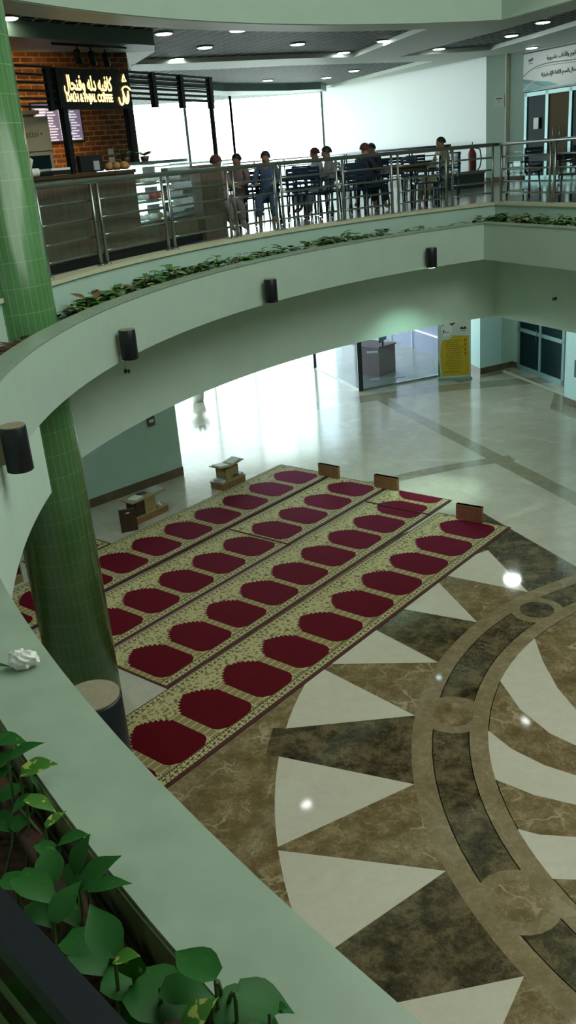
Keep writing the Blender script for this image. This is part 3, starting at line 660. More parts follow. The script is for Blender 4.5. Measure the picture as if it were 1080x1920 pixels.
b.box((-.6,-.17,.42),(.32,.17,.44),'wood_pale'); b.box((-.6,.15,.13),(.32,.17,.42),'wood_pale'); b.build('cabinet',t)
book(on_stand(P4,EA,.12,-.04,.132),0,0,0,.2,.14,.04,EA,'book_grey','pale book lying inside the stand behind the column')
# ================================================================ BANNER
bp=at(822,713,0); bq=at(883,709,0); d=(bq-bp); W=d.length; rz=math.atan2(d.y,d.x)
t=thing('rollup_banner','yellow and white roll-up banner stand between glass partition and white pillar','banner',bp,rz)
b=MB(); b.box((-.02,-.12,0),(W+.02,.12,.06),'alu_teal'); b.build('base',t)
b=MB(); b.tube([(W/2,.05,.06),(W/2,.05,2.05)],.012,'steel'); b.build('support_pole',t)
H=2.05
b=MB(); b.box((0,-.006,.06),(W,0,H),'gypsum')
def fl2(pts,m,y): b.poly([(x*W,y,z) for x,z in pts],m)
fl2([(.12,.10),(.96,.10),(.94,1.18),(.46,1.21),(.40,1.14),(.30,1.10),(.16,1.09),(.10,1.0),(.07,.7)],'yellow_print',-.008)
fl2([(.0,.10),(.07,.10),(.03,.45),(0,.62)],'green_print',-.008)
fl2([(.14,1.62),(.9,1.9),(.5,1.62),(.24,1.32),(.18,1.30)],'green_print',-.0085)
fl2([(.26,1.36),(.9,1.78),(.9,1.80),(.22,1.40)],'ink_black',-.009)
fl2([(.25,1.34),(.12,1.28),(.12,1.42),(.20,1.52),(.32,1.55),(.42,1.47),(.44,1.34),(.38,1.24),(.25,1.18),(.14,1.20)],'paper',-.0092)
b.build('panel',t)
tx=MB(); random.seed(3)
for i in range(15):
    z=1.06-i*.055; x=.20+random.random()*.12; x1=.62+random.random()*.12
    while x<x1:
        w=.03+random.random()*.07; tx.box((x*W,-.0125,z),((x+w)*W,-.0095,z+.014+random.random()*.01),'ink_yellow'); x+=w+.02
tx.box((.18*W,-.0125,.20),(.66*W,-.0095,.225),'ink_yellow')
for i in range(4): tx.box((.80*W,-.0125,.66+i*.12),(.86*W,-.0095,.66+i*.12+.08),'ink_yellow')
tx.box((.68*W,-.0125,1.36),(.86*W,-.0095,1.40),'ink_black'); tx.box((.70*W,-.0125,1.40),(.75*W,-.0095,1.425),'ink_black'); tx.box((.79*W,-.0125,1.40),(.84*W,-.0095,1.43),'ink_black'); tx.box((.69*W,-.0125,1.31),(.85*W,-.0095,1.325),'ink_grey')
tx.box((.16*W,-.0125,1.30),(.2*W,-.0095,1.36),'ink_black'); tx.box((.22*W,-.0125,1.29),(.36*W,-.0095,1.31),'ink_grey'); tx.build('print',t)
# ================================================================ OFFICE DESK behind glass
q0=at(712,707,0); q1=at(742,696,0); q2=at(678,688,0)
ux=(q1-q0).normalized(); t=thing('reception_desk','brown box-shaped reception desk behind the glass partition','desk',q0,math.atan2(ux.y,ux.x))
Lx=(q1-q0).length; Ly=1.35
b=MB(); b.box((0,0,0),(Lx,Ly,.80),'desk_brown'); b.build('body',t)
b=MB(); b.box((-.03,-.03,.80),(Lx+.03,Ly+.03,.84),'desk_brown'); b.build('top',t)
sw=at(718,650,.84); t=thing('desk_monitor','dark monitor standing on the reception desk','monitor',(sw.x,sw.y,.842),math.atan2(ux.y,ux.x)+.3)
b=MB(); b.box((-.12,-.08,0),(.12,.08,.02),'black_plastic'); b.box((-.02,-.02,.02),(.02,.02,.2),'black_plastic'); b.build('stand',t)
b=MB(); b.box((-.26,-.02,.16),(.26,.02,.5),'black_plastic'); b.build('screen',t)
o=MB(); o.box((-.15,-.1,0),(.15,.1,.02),'paper'); o=o.build('paper_sheet',loc=at(698,661,.842)); tag(o,'white paper lying on the reception desk','paper')
for (x,y,lb) in ((703,711,'white paper on the floor in front of the desk'),(750,707,'small white card on the floor right of the desk')):
    o=MB(); o.box((-.14,-.08,0),(.14,.08,.006),'paper'); o=o.build('floor_paper',loc=at(x,y,.003)); tag(o,lb,'paper')
# ================================================================ SCONCES
def sconce_proto():
    t=thing('wall_sconce','','wall lamp',group='cylinder lamps on the curved balcony')
    b=MB(); b.lathe([(.084,-.16),(.092,-.155),(.092,.155),(.088,.16)],'black_metal',28); b.build('shade',t)
    b=MB(); b.lathe([(.087,.160),(.087,.168)],'beige_lid',28); b.build('lid',t)
    b=MB(); b.box((.085,-.03,-.10),(.14,.03,.10),'beige_lid'); b.tube([(.08,0,.09),(.15,0,.09)],.012,'black_metal',6); b.tube([(.08,0,-.09),(.15,0,-.09)],.012,'black_metal',6); b.build('bracket',t)
    b=MB(); b.lathe([(.06,-.166),(.06,-.158)],'dark_glass',20); b.build('lens',t)
    return t
sp=sconce_proto()
def on_fascia(x,y,d):
    lo,hi=.0,60.
    D=ray(x,y); best=None
    for i in range(4000):
        tt=.5+i*.006; P=CAM+D*tt
        if (Vector((P.x,P.y))-PA.C).length>PA.r+d and P.z<4.9 and tt>(2 if y<1200 else 5): return P
        if y>1200 and (Vector((P.x,P.y))-PA.C).length<PA.r+d and P.z<4.9: return P
first=True
for x,y,lb,r in ((31,841,'black cylinder wall lamp with beige lid, left edge on the deep beam',None),(241,646,'black cylinder wall lamp above the book table, second along the balcony front',None),(508,545,'black cylinder wall lamp in the middle of the balcony front',None),(809,483,'switched-on black cylinder wall lamp near the balcony corner',None)):
    P=on_fascia(x,y,-.13); a=math.atan2(P.y-PA.C.y,P.x-PA.C.x)
    if first: sp.location=P; sp.rotation_euler=(0,0,a); sp['label']=lb; first=False; s=sp
    else: s=dup(sp,P,a,lb)
    if x==809:
        P8=P
s.children[[c.name.split('.')[0] for c in s.children].index('lens')].data=s.children[0].data.copy() if False else s.children[[c.name.split('.')[0] for c in s.children].index('lens')].data.copy()
for c in s.children:
    if c.name.startswith('lens'): c.data.materials.clear(); c.data.materials.append(MATS['cold_bulb'])
light('sconce_lamp','SPOT',(P8.x,P8.y,P8.z-.18),(0,0,0),150,(.6,1,.85),spot_size=1.9,spot_blend=.7,shadow_soft_size=.05); light('sconce_beam','SPOT',(P8.x,P8.y,P8.z-.18),(0,0,0),420,(.7,1,.85),spot_size=.55,spot_blend=.9,shadow_soft_size=.05)
# near one: lid centre seen at (170,1303)
P=on_fascia(171,1303,-.10); a0=PA.ang((P.x,P.y))
Pn=PA.at(a0,-.10); s=dup(sp,(Pn[0],Pn[1],P.z-.168),math.radians(a0),'large looking black cylinder lamp with beige lid just beyond the near ledge')
# ================================================================ small fixtures
for (x,y,lb,mt,dd) in ((235,696,'tiny dark sprinkler on the bulkhead under the second lamp','dark_steel',.79),(1042,560,'tiny dark sprinkler on the bulkhead at the right edge','dark_steel',.79)):
    D=ray(x,y)
    for i in range(5000):
        P=CAM+D*(3+i*.004); v=Vector((P.x,P.y)); r=(v-PA.C).length; sd=(v-PA.F).dot(PA.n)
        if (x<900 and r>PA.r+.79) or (x>900 and sd>.78): break
    b=MB(); b.lathe([(.03,0),(.03,.012),(.012,.02),(.012,.05),(.03,.055)],'dark_steel',10,M=Matrix.Rotation(PI/2,4,'Y')@Matrix.Identity(4))
    o=b.build('sprinkler',loc=P); n=(PA.C-v).normalized() if x<900 else -PA.n; o.rotation_euler=(0,0,math.atan2(n.y,n.x)); tag(o,lb,'sprinkler','sprinklers on the bulkhead')
# wall sign lower-left
a=Vector((LW[2][0],LW[2][1],0)); bb=Vector((LW[3][0],LW[3][1],0)); d=(bb-a).normalized(); n=Vector((d.y,-d.x,0)); P=onp(282,789,a,n)
t=thing('wall_thermostat','small dark square switch plate with white centre on the left lower wall','switch plate',P+n*.005,math.atan2(d.y,d.x))
b=MB(); b.box((-.09,-.02,-.10),(.09,.0,.10),'grey_box'); b.build('plate',t); b=MB(); b.box((-.05,-.024,-.03),(.06,-.018,.03),'paper'); b.build('display',t)
# tissue on the near ledge
random.seed(5)
import mathutils
b=MB(); n1,n2=10,16; i0=0
P=at(45,1250,4.673)
for i in range(n1+1):
    th=PI*i/n1
    for j in range(n2):
        ph=2*PI*j/n2; v=Vector((math.sin(th)*math.cos(ph),math.sin(th)*math.sin(ph),math.cos(th))); r=.038*(1+.35*mathutils.noise.noise(v*2.6)+.18*mathutils.noise.noise(v*7)); b.v.append((v.x*r*1.15,v.y*r*.8,max(0,v.z*r*.8+.022)))
for i in range(n1):
    for j in range(n2): b.face([i*n2+j,(i+1)*n2+j,(i+1)*n2+(j+1)%n2,i*n2+(j+1)%n2],'tissue')
o=b.build('crumpled_tissue',loc=P); tag(o,'white crumpled tissue lying on the near ledge','tissue')
# ================================================================ RAILINGS
ZR=4.935
def railing():
    t=thing('balcony_railing','curved steel balcony railing with glass infill in front of the cafe','railing',(0,0,0))
    d=.88; pp=[]
    aa=[PA.ang(at(x,y,4.93)) for x,y in ((162,498.5),(276,470),(385,447.2),(488,432),(598,414.5),(707,400.5),(816,388))]
    st=(aa[0]-aa[-1])/6; aa=[aa[0]+st*k for k in (2,1)]+aa; K=PA.corner(d); ak=math.degrees(math.atan2(K.y-PA.C.y,K.x-PA.C.x))
    top=[(*p,ZR+.985) for p in PA.pts(d,aa[0]+.8,None,0,60)]
    h=MB(); h.tube(top,.034,'steel',10); h.build('handrail',t)
    ends=aa+[ak+.55]
    for i in range(len(ends)-1):
        A0,A1=ends[i]-.38,ends[i+1]+(.38 if i<len(ends)-2 else 0)
        for z in (.16,.35,.56,.77):
            pts=[(*PA.at(A0+(A1-A0)*k/6,d+.03),ZR+z) for k in range(7)]; b=MB(); b.tube(pts,.016,'steel',7); b.build('rail_bar',t)
        g=MB(); pts=[PA.at(A0+(A1-A0)*k/6,d+.06) for k in range(7)]; q=[PA.at(A0+(A1-A0)*k/6,d+.07) for k in range(7)]; strip(g,pts,q,ZR+.12,ZR+.84,'rail_glass'); g.build('glass_panel',t)
    for i,a in enumerate(ends):
        for s in ((-.38,.38) if i<len(ends)-1 else (0,)):
            p=PA.at(a+s,d); b=MB(); b.tube([(p[0],p[1],ZR),(p[0],p[1],ZR+.96)],.022,'steel',8); b.lathe([(.05,0),(.05,.012),(.025,.02)],'steel',10,(p[0],p[1],ZR)); b.build('post',t)
    # straight railing
    t=thing('balcony_railing','straight steel balcony railing at the right edge beside the offices','railing',(0,0,0))
    F=PA.F+PA.n*d; K=PA.corner(d); L=7.0
    def sp_(s,off=0,z=0): v=K+PA.u*s+PA.n*off; return (v.x,v.y,z)
    h=MB(); h.tube([sp_(-.02,0,ZR+.985),sp_(L,0,ZR+.985)],.034,'steel',10); h.build('handrail',t)
    xs=[.12,1.53,1.66,3.2,3.33,4.9,5.03,6.9]
    for s in xs:
        p=sp_(s,0,0); b=MB(); b.tube([(p[0],p[1],ZR),(p[0],p[1],ZR+.96)],.022,'steel',8); b.lathe([(.05,0),(.05,.012),(.025,.02)],'steel',10,(p[0],p[1],ZR)); b.build('post',t)
    for s0,s1 in ((.12,1.53),(1.66,3.2),(3.33,4.9),(5.03,6.9)):
        for z in (.16,.35,.56,.77): b=MB(); b.tube([sp_(s0,.03,ZR+z),sp_(s1,.03,ZR+z)],.016,'steel',7); b.build('rail_bar',t)
        g=MB(); pane(g,sp_(s0,.07),sp_(s1,.07),ZR+.12,ZR+.84,'rail_glass'); g.build('glass_panel',t)
railing()
# far railing in front of white wall
t=thing('window_railing','low steel railing standing before the bright back wall','railing',(0,0,0))
dw=(W2-W1).normalized(); nw=Vector((dw.y,-dw.x)); nw=nw if nw.x<0 else -nw
f0=W2+nw*.55-dw*.8; f1=W1+nw*.7+dw*.4; Lf=(f1-f0).length; df=(f1-f0).normalized()
for z,r in ((1.02,.03),(.80,.016),(.45,.016),(.28,.016)):
    b=MB(); b.tube([(f0.x,f0.y,4.935+z),(f1.x,f1.y,4.935+z)],r,'dark_steel',7); b.build('rail_bar',t)
k=0
while k<Lf:
    for o_ in (0,.12):
        p=f0+df*min(k+o_,Lf); b=MB(); b.tube([(p.x,p.y,4.935),(p.x,p.y,5.94)],.022,'dark_steel',7); b.build('post',t)
    k+=1.7
f2=f1+Vector((-3.0,-1.3)); b=MB()
for z in (1.02,.8,.45): b=MB(); b.tube([(f1.x,f1.y,4.935+z),(f2.x,f2.y,4.935+z)],.02,'dark_steel',7); b.build('rail_bar',t)
for k in (.33,.66,1): p=f1+(f2-f1)*k; b=MB(); b.tube([(p.x,p.y,4.935),(p.x,p.y,5.94)],.022,'dark_steel',7); b.build('post',t)
# near railing bar with glass
def nb(y0,y1,z): return at(-60,y0,z),at(330,y1,z)
A=at(-90,1563,5.10); B=at(300,1985,5.10)
t=thing('near_railing','dark railing bar with glass panel in the bottom left corner','railing',(0,0,0))
dd=(B-A).normalized(); A2=A-dd*.3; B2_=B+dd*.35
b=MB(); M_=Matrix.Translation((0,0,0)); nn=Vector((-dd.y,dd.x,0)); 
b.prism([tuple((v)[:2]) for v in (A2,B2_,B2_+nn*-.045,A2+nn*-.045)],5.06,5.10,'black_metal') ; b.build('rail_bar',t)
g=MB(); o_=nn*-.02; g.prism([tuple(v[:2]) for v in (A2+o_,B2_+o_,B2_+o_*1.5,A2+o_*1.5)],4.51,5.06,'near_glass'); g.build('glass_panel',t)
for z_ in (4.98,4.88,4.74): b=MB(); b.tube([A2+o_*2.2+Vector((0,0,z_-5.1)),B2_+o_*2.2+Vector((0,0,z_-5.1))],.005,'stem_green',6); b.build('reflection_stripe',t)  # thin green rods standing in for reflection stripes in the glass
for v in (A2,B2_): b=MB(); p=v+o_; b.tube([(p.x,p.y,4.5),(p.x,p.y,5.06)],.015,'black_metal',8); b.build('post',t)
# curb blocks: vertical expansion seams omitted; irrigation pipe
pp=[(*p,4.575) for p in PA.pts(.262,235,200,0,30)]; b=MB(); b.tube(pp,.034,'pipe_brown',10); o=b.build('irrigation_pipe'); tag(o,'brown pipe running along the inner side of the near ledge','pipe')
b=MB(); strip(b,PA.pts(.198,240,200,0,30),PA.pts(.212,240,200,0,30),4.50,4.664,'olive_edge'); struct(b.build('trim_6'))
# ================================================================ PLANTS
def leaf(mb,B,T,w,m,up=Vector((0,0,1)),fold=.25,droop=.12,nu=7):
    B=Vector(B);T=Vector(T); ax=T-B; L=ax.length
    if L<1e-5: return
    ax/=L; sd=ax.cross(up); 
    if sd.length<.05: sd=Vector((1,0,0))
    sd.normalize(); nm=sd.cross(ax).normalized(); 
    prof=[0,.62,.95,1,.86,.58,.26,0][:nu+1]; i0=len(mb.v)
    for k in range(nu+1):
        f=k/nu; c=B+ax*(L*f)+nm*(-droop*L*(f-.35)**2+droop*L*.12); ww=w/2*prof[k]
        back=ax*(-.10*L if k==1 else 0)
        mb.v+= [tuple(c-sd*ww+nm*fold*ww+back),tuple(c),tuple(c+sd*ww+nm*fold*ww+back)]
    for k in range(nu):
        a=i0+3*k; mb.face([a,a+1,a+4,a+3],m,smooth=True); mb.face([a+1,a+2,a+5,a+4],m,smooth=True)
def cluster(P,n,r,h,ls,seed,label,tang=(1,0),dry=.05,mats=('leaf_far','leaf_far','leaf_mid','leaf_pale'),nm='pothos_plant',grp='small plants in the far balcony planter'):
    random.seed(seed); t=thing(nm,label,'plant',P,0,grp); lv=MB(); st=MB(); tx=Vector((tang[0],tang[1],0)); ty=Vector((-tang[1],tang[0],0))
    for i in range(n):
        a=random.random()*2*PI; q=random.random()**.6
        base=tx*(math.cos(a)*q*r)+ty*(math.sin(a)*q*.19); hh=h*(.25+.75*random.random())*(1.1-q*.5); base.z=.01
        mid=base+Vector((random.uniform(-.03,.03),random.uniform(-.03,.03),hh)); az=random.random()*2*PI; tip=mid+Vector((math.cos(az),math.sin(az),random.uniform(-.5,.35)))*ls*random.uniform(.6,1.2)
        m=random.choice(mats); 
        if random.random()<dry: m='leaf_dry'
        leaf(lv,mid,tip,(tip-mid).length*.62,m,fold=.2)
        if i%3==0: st.tube([base,mid],.004,'stem_green',4,caps=False)
    lv.build('leaves',t); st.build('stems',t); return t
names=['beside the green column','left of the second lamp','above the second lamp','right of the second lamp']
pxs=[(112,590,1.0),(150,578,1.0),(190,565,1.0),(232,545,1.5),(262,535,1.6),(300,524,1.3),(340,511,1.2),(385,500,1.0),(425,490,1.0),(462,482,.8),(500,473,1.0),(540,465,1.3),(580,458,1.4),(620,449,1.2),(685,440,.55),(720,436,.5),(770,428,.5),(830,420,.8),(862,414,1.1),(890,408,1.6),(918,405,1.6)]
where=['touching the green column base','just right of the green column','second clump from the green column','left of the pale curb joint','under the brown cafe counter front','with upright leaves left of the display case','below the left side of the display case','right of the second wall lamp','below the counter end','before the first seated people','left of the middle wall lamp','above the middle wall lamp','dense and dark right of the middle lamp','the last dense clump before the bare stretch','sparse, left part of the bare stretch','sparse, in the middle of the bare stretch','sparse, right part of the bare stretch','left of the switched-on lamp','above the switched-on lamp','bushy, left of the planter corner','bushy, at the planter corner']
for i,((x,y,s),wh) in enumerate(zip(pxs,where)):
    v=at(x,y+6,4.52); a=PA.ang((v.x,v.y)); 
    d=.47
    P=PA.at(a,d); tg=(-math.sin(math.radians(a)),math.cos(math.radians(a)))
    cluster((P[0],P[1],4.502),int(70*min(s,1.3))+10,.40,.12+.12*s,.15,100+i,'green leafy plant in the planter, '+wh,tg,dry=.08 if s>.6 else .3)
for i,(s_,wh) in enumerate(((.35,'right after the corner'),(.95,'tall leaves before the straight railing'),(1.5,'reddish soil around it on the straight side'),(2.1,'at the right edge'),(2.8,'past the right edge'))):
    K=PA.corner(.47); v=K+PA.u*s_; cluster((v.x,v.y,4.502),110,.36,.28,.15,200+i,'leafy plant in the straight planter, '+wh,tuple(PA.u))
# dry bark strips near column
random.seed(11)
dr=MB()
for i in range(90):
    a=random.uniform(164,184); p=PA.at(a,random.uniform(.24,.7)); az=random.random()*2*PI; L=random.uniform(.06,.2); z=4.51+random.random()*.04
    M=Matrix.Translation((p[0],p[1],z))@Matrix.Rotation(az,4,'Z')@Matrix.Rotation(random.uniform(-.2,.2),4,'Y'); dr.box((-L/2,-.016,0),(L/2,.016,.006),random.choice(['bark','bark','leaf_dry']),M)
o=dr.build('dry_leaf_litter'); tag(o,'reddish brown dry leaves and bark around the green column','leaf litter',kind='stuff')
# ---- near plants, big leaves (base px, tip px, width m, z base, z tip, mat)
def near(label,L,stems=(),seed=0):
    P=at(L[0][0],L[0][1],4.52); o0=Vector((P.x,P.y,4.502)); t=thing('pothos_plant',label,'plant',o0,0,'pothos plants in the near planter')
    for (bx,by,tx_,ty_,w,zb,zt,m) in L:
        lv=MB(); st=MB()
        B=at(bx,by,zb); T_=at(tx_,ty_,zt); dist=(B-CAM).length; ww=w/FPX*dist*1.05
        leaf(lv,B-o0,T_-o0,ww,m,fold=.22,droop=.25,nu=7); lo=lv.build('leaf',t)
        g=B.copy(); g.z=4.503; g+=Vector((-.03,-.02,0)); st.tube([g-o0,(g+B)/2-o0+Vector((.01,0,.02)),B-o0],.0035,'stem_green',5,caps=False); st.build('leaf_stalk',lo)
    for a in stems:
        st=MB(); st.tube([at(x,y,z)-o0 for x,y,z in a],.004,'stem_green',6); st.build('stem',t)
D_,V_='leaf_near','leaf_varieg'
near('dark pothos at the left edge above the ledge middle, beside a yellow-green leaf',[(-25,1392,54,1390,40,4.72,4.74,D_),(-8,1440,40,1404,38,4.70,4.73,D_),(15,1425,82,1388,34,4.74,4.78,D_),(38,1452,108,1428,48,4.70,4.72,V_),(-15,1465,25,1432,36,4.68,4.70,D_),(-20,1405,20,1370,30,4.75,4.77,D_),(0,1500,52,1470,40,4.62,4.64,D_),(-20,1530,30,1560,44,4.60,4.60,D_),(25,1560,60,1520,34,4.60,4.62,D_),(-30,1250,20,1247,14,4.69,4.69,D_)])
near('pothos with pale streaked leaf reaching over the brown pipe',[(48,1496,106,1520,30,4.70,4.69,V_),(85,1552,124,1518,22,4.68,4.70,V_),(60,1490,20,1525,24,4.66,4.65,D_),(62,1450,88,1490,20,4.66,4.66,D_),(110,1582,168,1562,34,4.66,4.70,D_),(70,1582,115,1612,30,4.66,4.66,D_)])
near('large dark pothos cluster whose leaf tips cross onto the ledge',[(95,1660,92,1578,48,4.70,4.74,D_),(140,1635,166,1562,38,4.72,4.78,D_),(128,1660,160,1600,40,4.70,4.74,D_),(150,1668,224,1600,56,4.72,4.78,D_),(165,1668,247,1652,34,4.70,4.72,D_),(30,1642,112,1695,56,4.72,4.70,D_),(100,1730,150,1648,48,4.70,4.74,D_),(110,1690,150,1740,36,4.66,4.64,D_),(60,1690,100,1740,50,4.66,4.64,D_),(0,1650,60,1665,40,4.66,4.66,D_)],stems=[[(5,1480,4.6),(50,1530,4.62),(88,1578,4.6)]])
near('pothos with heart-shaped leaf standing before the dark railing bar',[(212,1795,168,1692,62,4.74,4.80,D_),(120,1760,195,1790,58,4.72,4.72,D_),(245,1785,252,1842,50,4.78,4.72,V_),(215,1800,262,1790,32,4.78,4.80,V_),(190,1840,285,1858,70,4.72,4.70,D_),(140,1780,210,1830,60,4.66,4.64,D_)],stems=[[(200,1830,4.58),(205,1810,4.66),(212,1795,4.74)]])
near('pothos at the bottom edge with two round leaves resting over the ledge',[(404,1838,326,1775,64,4.80,4.78,D_),(440,1858,556,1895,62,4.80,4.76,D_),(300,1855,402,1866,62,4.74,4.74,D_),(245,1850,362,1905,104,4.72,4.70,D_),(400,1915,525,1890,100,4.74,4.72,D_),(345,1935,406,1868,50,4.76,4.80,V_),(230,1900,300,1940,80,4.68,4.66,D_),(505,1892,540,1888,22,4.76,4.78,D_),(470,1960,510,1890,70,4.70,4.70,D_)],stems=[[(416,1880,4.70),(414,1858,4.76),(408,1840,4.80)],[(428,1885,4.70),(432,1868,4.77),(440,1858,4.80)]])

near('pothos leaves seen dimly through the glass below the dark railing bar',[(20,1800,75,1770,60,4.62,4.64,D_),(90,1860,150,1830,60,4.62,4.62,D_),(20,1880,60,1830,60,4.62,4.64,D_),(110,1930,170,1890,60,4.60,4.62,D_),(-20,1760,20,1720,50,4.62,4.64,D_),(50,1940,95,1890,55,4.62,4.62,D_)])
# ================================================================ CEILING LAMPS
def lamp(loc,label,r=.11,glow='lamp_glow',grp='round downlights in the upper ceiling',nm='ceiling_downlight'):
    t=thing(nm,label,'ceiling light',loc,0,grp); b=MB(); b.lathe([(r*1.22,0),(r*1.22,-.012),(r*1.05,-.014)],'gypsum',18); b.build('trim_ring',t); b=MB(); b.lathe([(r,-.016),(r*.9,-.024)],glow,18); b.build('diffuser',t)
    return t
DL=[(14,33,'downlight at the top left edge beside the green column',1),(170,56,'warm downlight above the cafe sign',1),(307,62,'downlight above the end of the dark beam',0),(332,110,'downlight right of the beam end, over the slatted canopy',0),(384,88,'downlight just above the row over the canopy',0),(446,56,'downlight close under the upper balcony front, left of centre',0),(494,106,'downlight in the lower row left of centre',0),(558,82,'downlight in the middle of the main cell ceiling',0),(644,98,'downlight near the right end of the main cell ceiling lower row',0),(720,76,'rightmost downlight of the main cell ceiling',0),(823,91,'left downlight of the right hand cell ceiling',0),(959,66,'middle downlight of the right hand cell ceiling',0),(1018,41,'downlight nearest the top right corner',0),(664,132,'nearest downlight of the far cell ceiling',0),(612,145,'middle downlight of the far cell ceiling',0),(541,165,'farthest downlight by the window head',0),(502,150,'downlight of the far cell ceiling left of the mullion',0)]
for x,y,lb,wm in DL: lamp(at(x,y,8.03),lb,.135,'lamp_glow_warm' if wm else 'lamp_glow')
lamp(at(997,89,7.945),'downlight in the plain ceiling band before the office door sign',.13)
# ================================================================ CAFE
ZU=4.935
CA=at(70,522,ZU); CB=at(425,441,ZU); cu=(CB-CA); cL=cu.length; cu.normalize(); cn=Vector((-cu.y,cu.x,0)); crz=math.atan2(cu.y,cu.x)
def cpar(x,y,z):      # parameter along the counter front plane seen at pixel
    P=onp(x,y,CA,cn); return (P-CA).dot(cu)
x1=cpar(262,400,0); x2=cpar(368,390,0); x3=cpar(386,390,0)
t=thing('cafe_counter','brown slatted cafe counter with dark plinth behind the railing','counter',CA,crz)
b=MB(); b.box((-1.2,0,.12),(x1,.65,1.04),'counter_wood'); b.build('front_panel',t)
b=MB(); b.box((-1.2,.05,0),(x3,.6,.12),'black_metal'); b.build('plinth',t)
b=MB(); b.box((-1.2,-.03,1.04),(x1,.68,1.08),'wood_dark'); b.build('worktop',t)
b=MB(); b.box((x1,0,.12),(x2,.65,.36),'counter_wood'); b.build('low_panel',t)
b=MB(); b.box((x3-.1,-.02,0),(cL,.65,1.06),'counter_wood'); b.build('end_panel',t)
def cw(u,v,z): return CA+cu*u+cn*v+Vector((0,0,z))
t=thing('display_case','bright glass pastry display case with lit shelves on the cafe counter','display case',cw(x1+.02,0.02,.365),crz)
Wd=x2-x1-.04
b=MB(); 
for z in (0,.27,.50): b.box((.02,.08,z),(Wd-.02,.6,z+.02),'steel')
b.build('shelf',t)
b=MB(); b.box((0,.6,0),(Wd,.62,.80),'white_paint'); b.box((0,.02,.76),(Wd,.62,.80),'steel'); b.build('frame',t)
b=MB(); 
for z in (.24,.47,.73): b.box((.03,.10,z),(Wd*.72,.14,z+.02),'shelf_light'); b.box((.03,.585,z-.19),(Wd*.75,.595,z),'shelf_light')
b.build('shelf_light',t)
b=MB(); b.box((0,0,0),(Wd,.012,.80),'clear_glass'); b.box((Wd-.012,0,0),(Wd,.6,.8),'clear_glass'); b.build('glass_front',t)
random.seed(21)
for s,(z,ms) in enumerate(((.385,('bread','cream_white')),(.655,('cake_red','cake_red','cream_white')),(.885,('cream_white','bread','paper')))):
    n=7
    for i in range(n):
        b=MB(); m=random.choice(ms); r=.055
        b.lathe([(r,0),(r,.05),(r*.6,.075)],m,10); o=b.build('pastry',loc=cw(x1+.16+i*(Wd-.3)/n,.32,z+.012)); tag(o,'small pastry on the %s shelf of the display case'%('bottom','middle','top')[s],'pastry','pastries on the %s shelf'%('bottom','middle','top')[s])
# things on the case and counter
for i,(u,c,lb) in enumerate(((x1+.28,'leaf_mid','small green plant on top of the display case, left'),(x1+.75,'leaf_dark','small green plant on top of the display case, right'))):
    P=cw(u,.3,1.166); t=thing('potted_plant',lb,'plant',P,0,'small plants on the display case'); b=MB(); b.lathe([(.05,0),(.065,.07)],'wood_dark',10); b.build('pot',t); lv=MB(); random.seed(50+i)
    for k in range(14): a=random.random()*2*PI; leaf(lv,(0,0,.07),(.16*math.cos(a),.16*math.sin(a),.1+random.random()*.06),.05,c)
    lv.build('leaves',t)
o=MB(); 
for i in range(3): o.lathe([(.04,0),(.08,.03),(.05,.08),(.02,.1)],'bread',9,(i*.1,0,0))
o=o.build('bread_basket',loc=cw(x1-.12,.3,1.085)); tag(o,'bread buns heaped at the counter corner beside the sign post','bread')
P=cw(cpar(213,318,0),.35,1.085); t=thing('card_terminal','black till screen with a grey card on the cafe counter','till',P,crz); b=MB(); b.box((-.24,-.03,0),(.24,.03,.20),'black_plastic'); b.build('screen',t); b=MB(); b.box((.02,-.045,.02),(.14,-.032,.13),'book_grey'); b.build('card',t)
P=cw(cpar(138,322,0),.3,1.085); b=MB(); b.box((-.18,-.12,0),(.18,.12,.05),'black_plastic'); b.box((-.18,-.12,.05),(.18,.12,.075),'cream_white'); o=b.build('serving_tray',loc=P); o.rotation_euler=(0,0,crz); tag(o,'black and white tray on the counter between the sign posts','tray')
P=cw(cpar(100,320,0),.35,1.085); b=MB(); 
for i in range(4): b.lathe([(.05,0),(.07,.04),(.05,.09)],'tissue',8,(i*.09-.1,0.02*i,0))
b.box((-.22,-.02,.02),(-.02,.02,.2),'paper',Matrix.Rotation(.5,4,'Y')); o=b.build('paper_bag',loc=P); o.rotation_euler=(0,0,crz); tag(o,'crumpled white paper bags on the counter before the fridge','paper bag')
# fridge
P=atY(68,335,13.6); t=thing('display_fridge','beige topped drinks fridge with glass door behind the counter','fridge',(P.x,P.y,ZU),crz-.55)
w=.30; 
b=MB(); b.box((-w,0,0),(w,.55,1.42),'fridge_beige'); b.build('cabinet',t)
b=MB(); b.box((-w,-.03,1.42),(w,.55,1.86),'fridge_beige'); b.build('header',t)
b=MB(); b.box((-w+.05,-.02,.1),(w-.05,-.005,1.36),'dark_glass'); b.build('door_glass',t)
b=MB(); b.box((-w+.05,-.03,.78),(w-.12,-.02,.82),'fridge_beige'); b.build('shelf',t)
b=MB(); b.box((-w+.02,.05,1.90),(w-.08,.45,1.95),'fridge_beige'); b.box((-w+.1,.1,1.86),(w-.15,.4,1.90),'wood_brown'); b.build('lid',t)
text('Patisi',.13,'ink_yellow',frame((0,-.034,1.64),(1,0,0)),'lettering',t)
text('*           *',.10,'ink_yellow',frame((0,-.034,1.62),(1,0,0)),'lettering',t)
